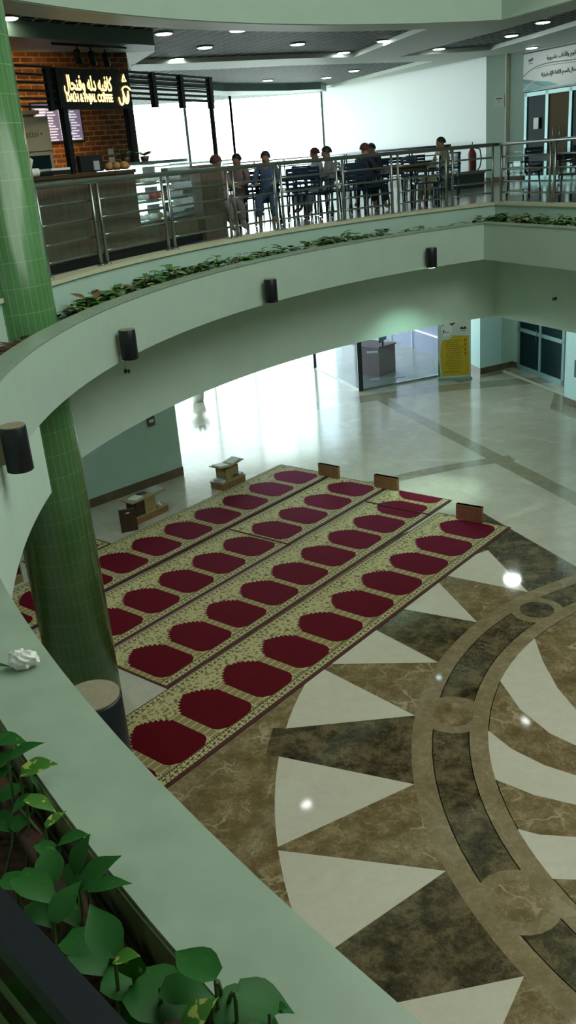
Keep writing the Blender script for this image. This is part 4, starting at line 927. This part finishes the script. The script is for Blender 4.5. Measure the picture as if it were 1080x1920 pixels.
# menu screen on brick wall
dB=Vector((d_:=(B2-B1))).normalized() if False else (B2-B1).normalized(); nB3=Vector((nB.x,nB.y,0)); B13=Vector((B1.x,B1.y,0))
def onB(x,y,o=0): return onp(x,y,B13+nB3*o,nB3)
a=onB(58,196,.06); b_=onB(157,262,.06); xd=Vector((dB.x,dB.y,0)); wv=(b_-a).dot(xd); hv=a.z-b_.z
t=thing('menu_board','lilac glowing menu board full of small lines on the brick wall','menu board',(a.x,a.y,b_.z),math.atan2(dB.y,dB.x))
b=MB(); b.box((-.03,.0,-.03),(wv+.03,.05,hv+.03),'black_plastic'); b.build('frame',t); b=MB(); b.box((0,-.008,0),(wv,.0,hv),'menu_screen'); b.build('screen',t)
b=MB(); random.seed(9)
for c in range(4):
    for r in range(12):
        z=hv-.1-r*hv/13.5; 
        if c in(1,3): b.box((wv*(.05+c*.24),-.013,z),(wv*(.05+c*.24)+.08+.1*random.random(),-.009,z+.02),'menu_text')
        else: b.box((wv*(.05+c*.24),-.013,z),(wv*(.05+c*.24)+.16+.10*random.random(),-.009,z+.03),'menu_text')
b.build('text_lines',t)
# outlets on brick
P=onB(208,292,.01); b=MB(); b.box((-.06,-.02,-.12),(.06,.0,-.02),'paper'); b.box((-.06,-.02,.02),(.06,.0,.12),'paper'); o=b.build('power_socket',loc=P); o.rotation_euler=(0,0,math.atan2(dB.y,dB.x)); tag(o,'pale double socket plates low on the lit brick wall','socket')
# sign box with posts
SA=atY(97,131,13.55); SB=atY(234,134,14.9); SA.z=0;SB.z=0; sv=(SB-SA); sL=sv.length; sv.normalize(); sn=Vector((sv.y,-sv.x,0))
ztop=onp(165,131,SA,sn).z; zbot=onp(170,205,SA,sn).z; srz=math.atan2(sv.y,sv.x)
t=thing('cafe_sign','black cafe sign box with glowing yellow lettering on two black posts','sign',(SA.x,SA.y,ZU),srz)
hz0,hz1=zbot-ZU,ztop-ZU
b=MB(); b.box((0,-.06,hz0),(sL,.06,hz1),'black_metal'); b.build('sign_box',t)
for u in (.10,sL-.06):
    b=MB(); b.box((u-.045,-.045,1.085),(u+.045,.045,hz0+.02),'black_metal'); b.build('post',t)
hh=hz1-hz0
text(arab('كافيه دله وفنجال'),.50*hh,'sign_glow',frame((sL*.40,-.066,hz0+hh*.62),(1,0,0)),'arabic_lettering',t,sx=.60,off=.006)
text('DALH & FNJAL COFFEE',.27*hh,'sign_glow',frame((sL*.40,-.066,hz0+hh*.27),(1,0,0)),'latin_lettering',t,sx=.70,off=.006)
b=MB()  # coffee pot and two cups emblem
def ring_(cx_,cz_,rx,rz_,a0,a1): b.tube([(cx_+rx*math.cos(a0+(a1-a0)*i/14),-.07,cz_+rz_*math.sin(a0+(a1-a0)*i/14)) for i in range(15)],.012,'sign_glow',6)
ex=sL*.915; ez=hz0+hh*.40
ring_(ex,ez,.07*hh/.6,.15*hh/.6,PI*.9,PI*2.1); ring_(ex-.12,ez-.06,.05,.09,PI*.95,PI*2.05); ring_(ex+.02,ez+.03,.10,.07,PI*.1,PI*.9)
b.tube([(ex-.04,-.07,ez+.17),(ex+.0,-.07,ez+.26),(ex+.04,-.07,ez+.17),(ex-.04,-.07,ez+.17)],.012,'sign_glow',6); b.tube([(ex-.07,-.07,ez+.05),(ex,-.07,ez-.1),(ex+.06,-.07,ez+.04)],.01,'sign_glow',6)
b.build('emblem',t)
# slatted canopy
PA0=SB.copy(); PE_=atY(396,145,17.3); PE_.z=0; kv=PE_-PA0; kL=kv.length; kv.normalize(); krz=math.atan2(kv.y,kv.x); kn=Vector((kv.y,-kv.x,0))
zt=(onp(236,137,PA0,kn).z+onp(392,145,PA0,kn).z)/2; zb_=(onp(250,190,PA0,kn).z+onp(392,185,PA0,kn).z)/2
t=thing('slatted_canopy','black slatted metal canopy with a tall post right of the cafe sign','canopy',(PA0.x,PA0.y,ZU),krz)
for i in range(6):
    z=zb_+(zt-zb_)*i/5-ZU; b=MB(); b.box((0,-.02,z-.018),(kL,.02,z+.018),'black_metal'); b.build('slat',t)
for px_,tp in ((285,140),(337,142),(391,144)):
    P=onp(px_,150,PA0,kn); u=(P-PA0).dot(kv); b=MB(); b.box((u-.05,-.04,zb_-ZU-.12),(u+.05,.04,zt-ZU+.02),'black_metal'); b.build('hanger',t)
b=MB(); b.box((u-.03,-.03,0),(u+.03,.03,zb_-ZU),'black_metal'); b.build('post',t)
# left slats in front of brick
t=thing('slatted_canopy','black slatted screen left of the cafe sign before the brick wall','canopy',(SA.x,SA.y,ZU),srz)
for i in range(6):
    z=hz0+(hz1-hz0)*i/5*.95+.03; b=MB(); b.box((-1.5,-.02,z-.014),(-.0,.02,z+.014),'black_metal'); b.build('slat',t)
for u in (-.12,-.8): b=MB(); b.box((u-.04,-.03,hz0-.02),(u+.04,.03,hz1),'black_metal'); b.build('hanger',t)
# track spots
def spot_proto(P,lb,first=None):
    t=thing('spotlight',lb,'spotlight',P,0,'black spotlights above the cafe sign'); b=MB(); b.tube([(0,0,0),(0,0,-.07)],.012,'black_metal',6); b.build('arm',t)
    b=MB(); b.lathe([(.035,.09),(.05,.08),(.06,-.09),(.055,-.10)],'black_metal',14,M=Matrix.Translation((0,.0,-.14))@Matrix.Rotation(.5,4,'X')); b.build('housing',t); return t
zt_=7.80; tp=None
for i,(x,lb) in enumerate(((142,'left spotlight of the three above the cafe sign'),(168,'middle spotlight of the three above the cafe sign'),(194,'right spotlight of the three above the cafe sign'))):
    P=atY(x,80,14.9+.35*i); P.z=7.78
    if i==0: tp=spot_proto(P,lb); Pt0=P
    else: dup(tp,P,0,lb); Pt1=P
b=MB(); b.tube([Pt0+Vector((-.3,-.27,.02)),Pt1+Vector((.3,.27,.02))],.02,'black_metal',6); o=b.build('spotlight_track'); tag(o,'black track carrying the three spotlights under the dark beam','light track')
for u,en in ((.30,55),(.72,80)):
    P=Vector((SA.x,SA.y,0))+sv*sL*u-sn*.75; tgt=B13+Vector((dB.x,dB.y,0))*((P-B13).dot(Vector((dB.x,dB.y,0)))); 
    for zz,tz in ((7.5,7.0),(7.0,5.9)):
        L0=Vector((P.x,P.y,zz)); T0=Vector((tgt.x,tgt.y,tz)); o=light('cafe_spot','SPOT',L0,(T0-L0).to_track_quat('-Z','Y').to_euler(),en,(1,.60,.25),spot_size=1.5,spot_blend=.8,shadow_soft_size=.04)
# ================================================================ OFFICE SIGN (upper right)
nW=Vector((dW.y,-dW.x,0)); nW=nW if nW.dot(Vector((-1,-1,0)))>0 else -nW
W33=Vector((W3.x,W3.y,0)); dW3=Vector((dW.x,dW.y,0)); Ls=3.4; zs0=7.08; hs=.86
t=thing('office_sign','white office sign with teal swoosh and two lines of arabic above the upper door','sign',(W3.x,W3.y,zs0),math.atan2(dW.y,dW.x))
sgn=1 if (Matrix.Rotation(math.atan2(dW.y,dW.x),3,'Z')@Vector((0,-1,0))).dot(nW)>0 else -1
b=MB(); b.box((0,-.05,0),(Ls,-.004,hs),'paper'); b.build('panel',t)
b=MB(); b.box((0,-.055,hs-.03),(Ls,-.05,hs),'ink_black')
def cur(f,th,m,x0,x1,y):
    n=24
    for i in range(n):
        a=x0+(x1-x0)*i/n;c=x0+(x1-x0)*(i+1)/n; b.poly([(a,y,f(a)-th),(c,y,f(c)-th),(c,y,f(c)+th),(a,y,f(a)+th)],m)
cur(lambda x:.33+.22*(1-math.exp(-x*2.2))+.03*math.sin(x*2.5),.012,'ink_grey',0,Ls,-.056); cur(lambda x:.31+.19*(1-math.exp(-x*2))+.03*math.sin(x*2.3+.3),.006,'ink_grey',.5,Ls,-.056)
b.poly([(0,-.056,0),(.35,-.056,.0),(.8,-.056,.02),(1.3,-.056,.04),(.9,-.056,.14),(.5,-.056,.19),(0,-.056,.27)],'teal_print'); b.poly([(0,-.057,.18),(.35,-.057,.14),(.9,-.057,.03),(.6,-.057,.14),(.3,-.057,.22),(0,-.057,.27)],'teal_print_dark')
cur(lambda x:.02+.45*x-.1*x*x,.010,'paper',0,.5,-.058)
b.box((.20,-.056,.64),(.28,-.052,.70),'ink_black'); b.box((.29,-.056,.66),(.36,-.052,.72),'ink_black'); b.box((.2,-.056,.59),(.36,-.052,.605),'ink_grey'); b.build('print',t)
text(arab('كلية العلوم والآداب بشرورة'),.125,'ink_black',frame((1.55,-.058,.66),(1,0,0)),'lettering',t,sx=1.05,off=.002)
text(arab('قسم إدارة الأعمال.قسم اللغة الإنجليزية'),.12,'ink_black',frame((1.62,-.058,.31),(1,0,0)),'lettering',t,sx=1.05,off=.002)
# paper notice on door and plate on panel
P=onp(1009,231,W33,nW); b=MB(); b.box((-.09,-.07,-.13),(.09,-.055,.13),'paper'); b.box((-.11,-.06,-.13),(-.02,-.052,.10),'book_grey'); o=b.build('paper_notice',loc=P); o.rotation_euler=(0,0,math.atan2(dW.y,dW.x)); tag(o,'white paper notice taped to the dark glass of the upper door','notice')
nP=Vector(((W3-W2).y,-(W3-W2).x,0)).normalized(); P=onp(936,190,Vector((W2.x,W2.y,0)),nP); t=thing('room_plate','small square white plate with dark writing on the upper pillar wall','plate',P,math.atan2((W3-W2).y,(W3-W2).x))
b=MB(); b.box((-.14,-.03,-.14),(.14,-.005,.14),'gypsum'); b.build('plate',t); b=MB(); b.box((-.07,-.034,.05),(.09,-.03,.075),'ink_black'); b.build('print',t)
text('٦',.12,'ink_black',frame((0,-.034,-.03),(1,0,0)),'numeral',t)
# small sign at right edge, lower pillar
P=at(1057,756,0); P=onp(1083,692,q,Vector((-nq.x,-nq.y,0))); b=MB(); b.box((-.1,-.02,-.2),(.1,0,.2),'teal_print_dark'); o=b.build('wall_poster',loc=P); o.rotation_euler=(0,0,math.atan2(dq.y,dq.x)); tag(o,'dark poster on the lower pillar at the right frame edge','poster')
# red extinguisher stand and grey box by the back wall
P=W2+nw*.9-dw*(-.3)+Vector((0,-.2)); P=atY(885,330,24.2)
t=thing('fire_hydrant_stand','dark red fire stand with looped hose before the bright back wall','fire extinguisher',(P.x,P.y,ZU))
b=MB(); b.lathe([(.09,0),(.11,.03),(.11,.78),(.07,.86),(.05,.9)],'red_metal',16); b.build('cylinder',t)
b=MB(); b.box((-.05,-.05,.9),(.05,.05,.98),'black_metal'); b.tube([(0,0,.98),(.02,0,1.06)],.012,'black_metal',5); b.build('valve',t)
b=MB(); b.tube([(.05,0,.92),(.2,0,.88),(.24,0,.65),(.2,0,.45),(.12,0,.35)],.016,'black_metal',6); b.build('hose',t)
P=atY(860,350,23.6); b=MB(); b.box((-.8,-.2,0),(.6,.25,.32),'grey_box'); b.box((-.82,-.22,.32),(.62,.27,.36),'steel'); o=b.build('low_bench',loc=(P.x,P.y,ZU)); o.rotation_euler=(0,0,.1); tag(o,'low dark grey bench at the foot of the bright back wall','bench')
# ================================================================ CHAIRS, TABLES
def chair_proto(m='navy_plastic'):
    t=thing('plastic_chair','','chair'); b=MB(); b.box((-.23,-.22,.42),(.23,.22,.45),m); b.build('seat',t)
    b=MB()
    for x in (-.22,.19): b.box((x,-.26,.44),(x+.03,-.23,.86),m,Matrix.Rotation(.0,4,'X'))
    for z in (.52,.60,.68,.76): b.box((-.2,-.26,z),(.2,-.235,z+.05),m)
    b.box((-.22,-.27,.82),(.22,-.235,.88),m); b.build('backrest',t)
    for x in (-.2,.2):
        for y in (-.2,.2): b=MB(); b.tube([(x,y,.42),(x*1.12,y*1.12,0)],.018,m,6); b.build('leg',t)
    for x in (-.25,.25): b=MB(); b.box((x-.02,-.24,.62),(x+.02,.18,.65),m); b.tube([(x,.16,.63),(x,.18,.42)],.016,m,6); b.build('armrest',t)
    return t
def table_proto(m='black_plastic'):
    t=thing('cafe_table','','table'); b=MB(); b.box((-.4,-.4,.72),(.4,.4,.75),m); b.box((-.36,-.36,.64),(.36,.36,.72),m); b.build('tabletop',t)
    for x in (-.35,.35):
        for y in (-.35,.35): b=MB(); b.tube([(x,y,.64),(x,y,0)],.022,m,6); b.build('leg',t)
    return t
ch=chair_proto(); tb=table_proto(); used=[0,0]
def put(proto,i,x,Y,rz,lb,grp=None,swap=None):
    P=atY(x,320,Y); loc=(P.x,P.y,ZU)
    if not used[i] : proto.location=loc; proto.rotation_euler=(0,0,rz); proto['label']=lb; proto['group']=grp; used[i]=1; return proto
    return dup(proto,loc,rz,lb,grp,swap)
# ================================================================ PEOPLE
def skin(verts,edges,radii,sub=1):
    me=bpy.data.meshes.new('s'); me.from_pydata(verts,edges,[]); o=bpy.data.objects.new('s',me); COL.objects.link(o)
    m=o.modifiers.new('k','SKIN'); 
    for i,r in enumerate(radii): me.skin_vertices[0].data[i].radius=(r,r) if not isinstance(r,tuple) else r
    me.skin_vertices[0].data[0].use_root=True
    ms=o.modifiers.new('u','SUBSURF'); ms.levels=sub; ms.render_levels=sub
    bpy.context.view_layer.update(); r=bpy.data.meshes.new_from_object(o.evaluated_get(bpy.context.evaluated_depsgraph_get())); bpy.data.objects.remove(o)
    for p in r.polygons: p.use_smooth=True
    return r
BV=[(0,0,.50),(0,-.02,.68),(0,-.03,.88),(0,-.01,1.04),(0,.01,1.11),(0,.03,1.17),(0,.035,1.245),(0,.02,1.32),(0,.135,1.215)]
BE=[(0,1),(1,2),(2,3),(3,4),(4,5),(5,6),(6,7),(6,8)]; BR=[(.16,.12),(.145,.11),(.17,.11),(.12,.08),.062,.082,(.098,.118),.075,.016]
GV=list(BV[:4]);GE=[(0,1),(1,2),(2,3)];GR=[(.175,.135),(.165,.13),(.185,.13),(.12,.085)]
def limb(V,E,R,root,pts,rs):
    p=root
    for q,r in zip(pts,rs): V.append(q);R.append(r);E.append((p,len(V)-1));p=len(V)-1
    return p
for s in (-1,1):
    e=limb(BV,BE,BR,3,[(s*.17,-.01,1.03),(s*.24,.07,.80),(s*.17,.28,.77),(s*.15,.34,.775)],[.055,.042,.028,(.036,.018)])
    for k,(dx,L) in enumerate(((-.030,.062),(-.010,.075),(.010,.07),(.029,.055))): limb(BV,BE,BR,e,[(s*.15+dx,.375,.772),(s*.15+dx*1.1,.375+L*.6,.762),(s*.15+dx*1.1,.375+L,.745)],[.010,.009,.008])
    limb(BV,BE,BR,e,[(s*.15-s*.035,.335,.768),(s*.15-s*.055,.37,.76)],[.011,.009])
    limb(BV,BE,BR,0,[(s*.10,.05,.50),(s*.13,.42,.50),(s*.13,.44,.10),(s*.14,.54,.04)],[.085,.062,.042,.035])
    limb(GV,GE,GR,3,[(s*.175,-.01,1.035),(s*.245,.07,.80),(s*.175,.26,.775)],[.072,.060,.045])
    limb(GV,GE,GR,0,[(s*.10,.05,.50),(s*.14,.42,.50),(s*.14,.44,.16)],[.11,.088,.075])
body_me=skin(BV,BE,BR); body_me.materials.append(MATS['skin_tone']); cloth_me=skin(GV,GE,GR)
def person(x,Y,rz,lb,cloth,hair='hair_black',scarf=False,s=1.0):
    P=atY(x,320,Y); t=thing('person',lb,'person',(P.x,P.y,ZU),rz,'people sitting at the cafe tables'); t.scale=(s*.92,s*.92,s*.88)
    o=bpy.data.objects.new('body',body_me); COL.objects.link(o); o.parent=t
    cm=cloth_me.copy(); cm.materials.clear(); cm.materials.append(MATS[cloth]); o=bpy.data.objects.new('clothing',cm); COL.objects.link(o); o.parent=t
    h=MB(); n1,n2=8,14; z0=PI*(.62 if scarf else .55)
    for i in range(n1+1):
        th=z0*i/n1
        for j in range(n2):
            ph=2*PI*j/n2; front=max(0,math.sin(ph)); r=.118 if scarf else .108; rr=r
            zz=1.25+.118*math.cos(th)+(.05*front*(i/n1)**2 if not scarf else 0); h.v.append((rr*.88*math.sin(th)*math.cos(ph),.025+rr*math.sin(th)*math.sin(ph)*(.9 if front else 1.1),zz))
    for i in range(n1):
        for j in range(n2): h.face([i*n2+j,(i+1)*n2+j,(i+1)*n2+(j+1)%n2,i*n2+(j+1)%n2],hair,smooth=True)
    h.build('headscarf' if scarf else 'hair',t)
    f=MB()
    for sx in (-.032,.032): f.lathe([(.004,-.004),(.009,0),(.004,.004)],'ink_black',8,(sx,.132,1.25))
    f.box((-.022,.118,1.178),(.022,.130,1.184),'cake_red'); f.build('face',t)
    e=MB()
    for sx in (-.085,.085): e.lathe([(.006,-.028),(.014,0),(.006,.028)],'skin_tone',8,(sx,.03,1.235))
    e.build('ear',t)
    return t
G1='dark chairs around the cafe tables'
PP=[(405,15.6,-2.4,'person in a brown head cover and pale mauve shirt, nearest the canopy post','cloth_mauve','scarf_brown',True),
(447,17.0,2.6,'person in a grey brown shirt leaning, second from the counter end','cloth_mauve','hair_black',False),
(500,16.4,3.0,'person with bushy dark hair in a blue shirt, back to the railing','cloth_blue','hair_black',False),
(594,18.6,1.2,'person in a pale blue shirt left of the grey shirted person','cloth_pale','scarf_brown',False),
(616,17.6,1.6,'person in a grey shirt right of the window mullion','cloth_grey','hair_black',False),
(684,17.6,-.8,'person in a navy shirt beside the rail post, face turned left','cloth_navy','scarf_brown',False),
(699,19.4,2.4,'dark haired person partly hidden behind the navy shirted person','cloth_navy','hair_black',False),
(829,18.6,1.9,'person in a khaki shirt sitting alone near the back wall','cloth_khaki','hair_black',False)]
for i,(x,Y,rz,lb,c,h,sc_) in enumerate(PP):
    person(x,Y,rz,lb,c,h,sc_); 
    who=lb.split(' ',3); put(ch,0,x,Y,rz,'dark plastic chair under the '+' '.join(lb.split(',')[0].split()[:10]),G1)
for i,(x,Y,rz,lb) in enumerate(((425,19.2,.4,'dark chair behind the two people nearest the counter end'),(470,17.6,-1.2,'dark chair left of the blue shirted person'),(540,16.7,.6,'dark chair right of the blue shirted person, near the railing'),(562,19.4,2.9,'dark chair in the cluster between the third and fourth seated people'),(582,16.9,-.3,'dark chair closest to the railing left of the grey shirted person'),(530,20.6,1.4,'dark chair at the back left of the long table group'),(640,20.8,-.9,'dark chair between the grey and navy shirted people, back row'),(650,16.9,.5,'dark chair between the grey and navy shirted people, railing side'),(735,20.6,3.0,'dark chair behind the brown topped table'),(778,21.8,2.9,'dark chair behind and right of the brown topped table'),(797,17.4,1.5,'dark chair right of the brown topped table, near the railing'),(785,19.3,-1.0,'dark chair left of the khaki shirted person'),(835,21.4,.7,'dark chair right behind the khaki shirted person'))): put(ch,0,x,Y,rz,lb,G1)
G2='dark square cafe tables'
put(tb,1,450,20.8,.3,'dark square table before the left cafe window',G2); put(tb,1,545,18.1,.2,'dark square table in the chair cluster left of the mullion',G2); put(tb,1,655,18.6,.4,'dark square table between the grey and navy shirted people',G2)
put(tb,1,752,17.9,.25,'brown dark table near the railing, between navy and khaki shirted people',G2,{'tabletop':'wood_dark'}); put(tb,1,790,21.6,.1,'dark square table behind the khaki shirted person',G2)
# right hand office corridor chairs
for (x,y,rz,lb) in ((965,383,.5,'black slatted chair right of the railing corner, before the upper door'),(1066,392,2.4,'black chair at the right frame edge behind the straight railing')):
    P=at(x,y-12,ZU); dup(ch,(P.x+.25,P.y+.3,ZU),rz,lb,'black chairs in the office corridor',{k:'black_plastic' for k in('seat','backrest','leg','armrest')})
P=at(1022,372,ZU); dup(tb,(P.x+.3,P.y+.3,ZU),.4,'dark square table behind the straight railing at the right','dark square cafe tables')
# plant pot outdoors seen through lower doorway
P=at(372,752,0); t=thing('potted_plant','grey leafy plant by the lower left glass wall, under the balcony edge','plant',(P.x,P.y,0)); b=MB(); b.lathe([(.14,0),(.2,.32)],'cream_white',14); b.build('pot',t); lv=MB(); random.seed(77)
for k in range(40): a=random.random()*2*PI; leaf(lv,(0,0,.3+random.random()*.4),(.35*math.cos(a),.35*math.sin(a),.5+random.random()*.4),.10,'cloth_navy' if k%2 else 'leaf_dark')
lv.build('leaves',t)

for (x,y,lb) in ((-1.4,-1.2,'added fill lamp over the near walkway beside the camera'),(-3.2,1.6,'added fill lamp over the near walkway left of the camera'),(.9,-3.0,'added fill lamp over the near walkway behind the camera')):
    lamp((x,y,8.03),lb,.13); light('near_fill','AREA',(x,y,7.95),(0,0,0),8,(.95,1,.9),shape='DISK',size=.3)  # unseen lamps added to brighten the near planter

for (x,y,lb,e) in ((-3.9,12.6,'ceiling downlight under the slab over the left lower corridor by the wall',40),(5.6,20.4,'ceiling downlight under the slab over the right lower corridor before the double door',45)):
    lamp((x,y,4.585),lb,.12,'lamp_glow','downlights under the balcony slab'); light('corridor_light','AREA',(x,y,4.5),(0,0,0),e,(.85,1,.95),shape='DISK',size=.4)
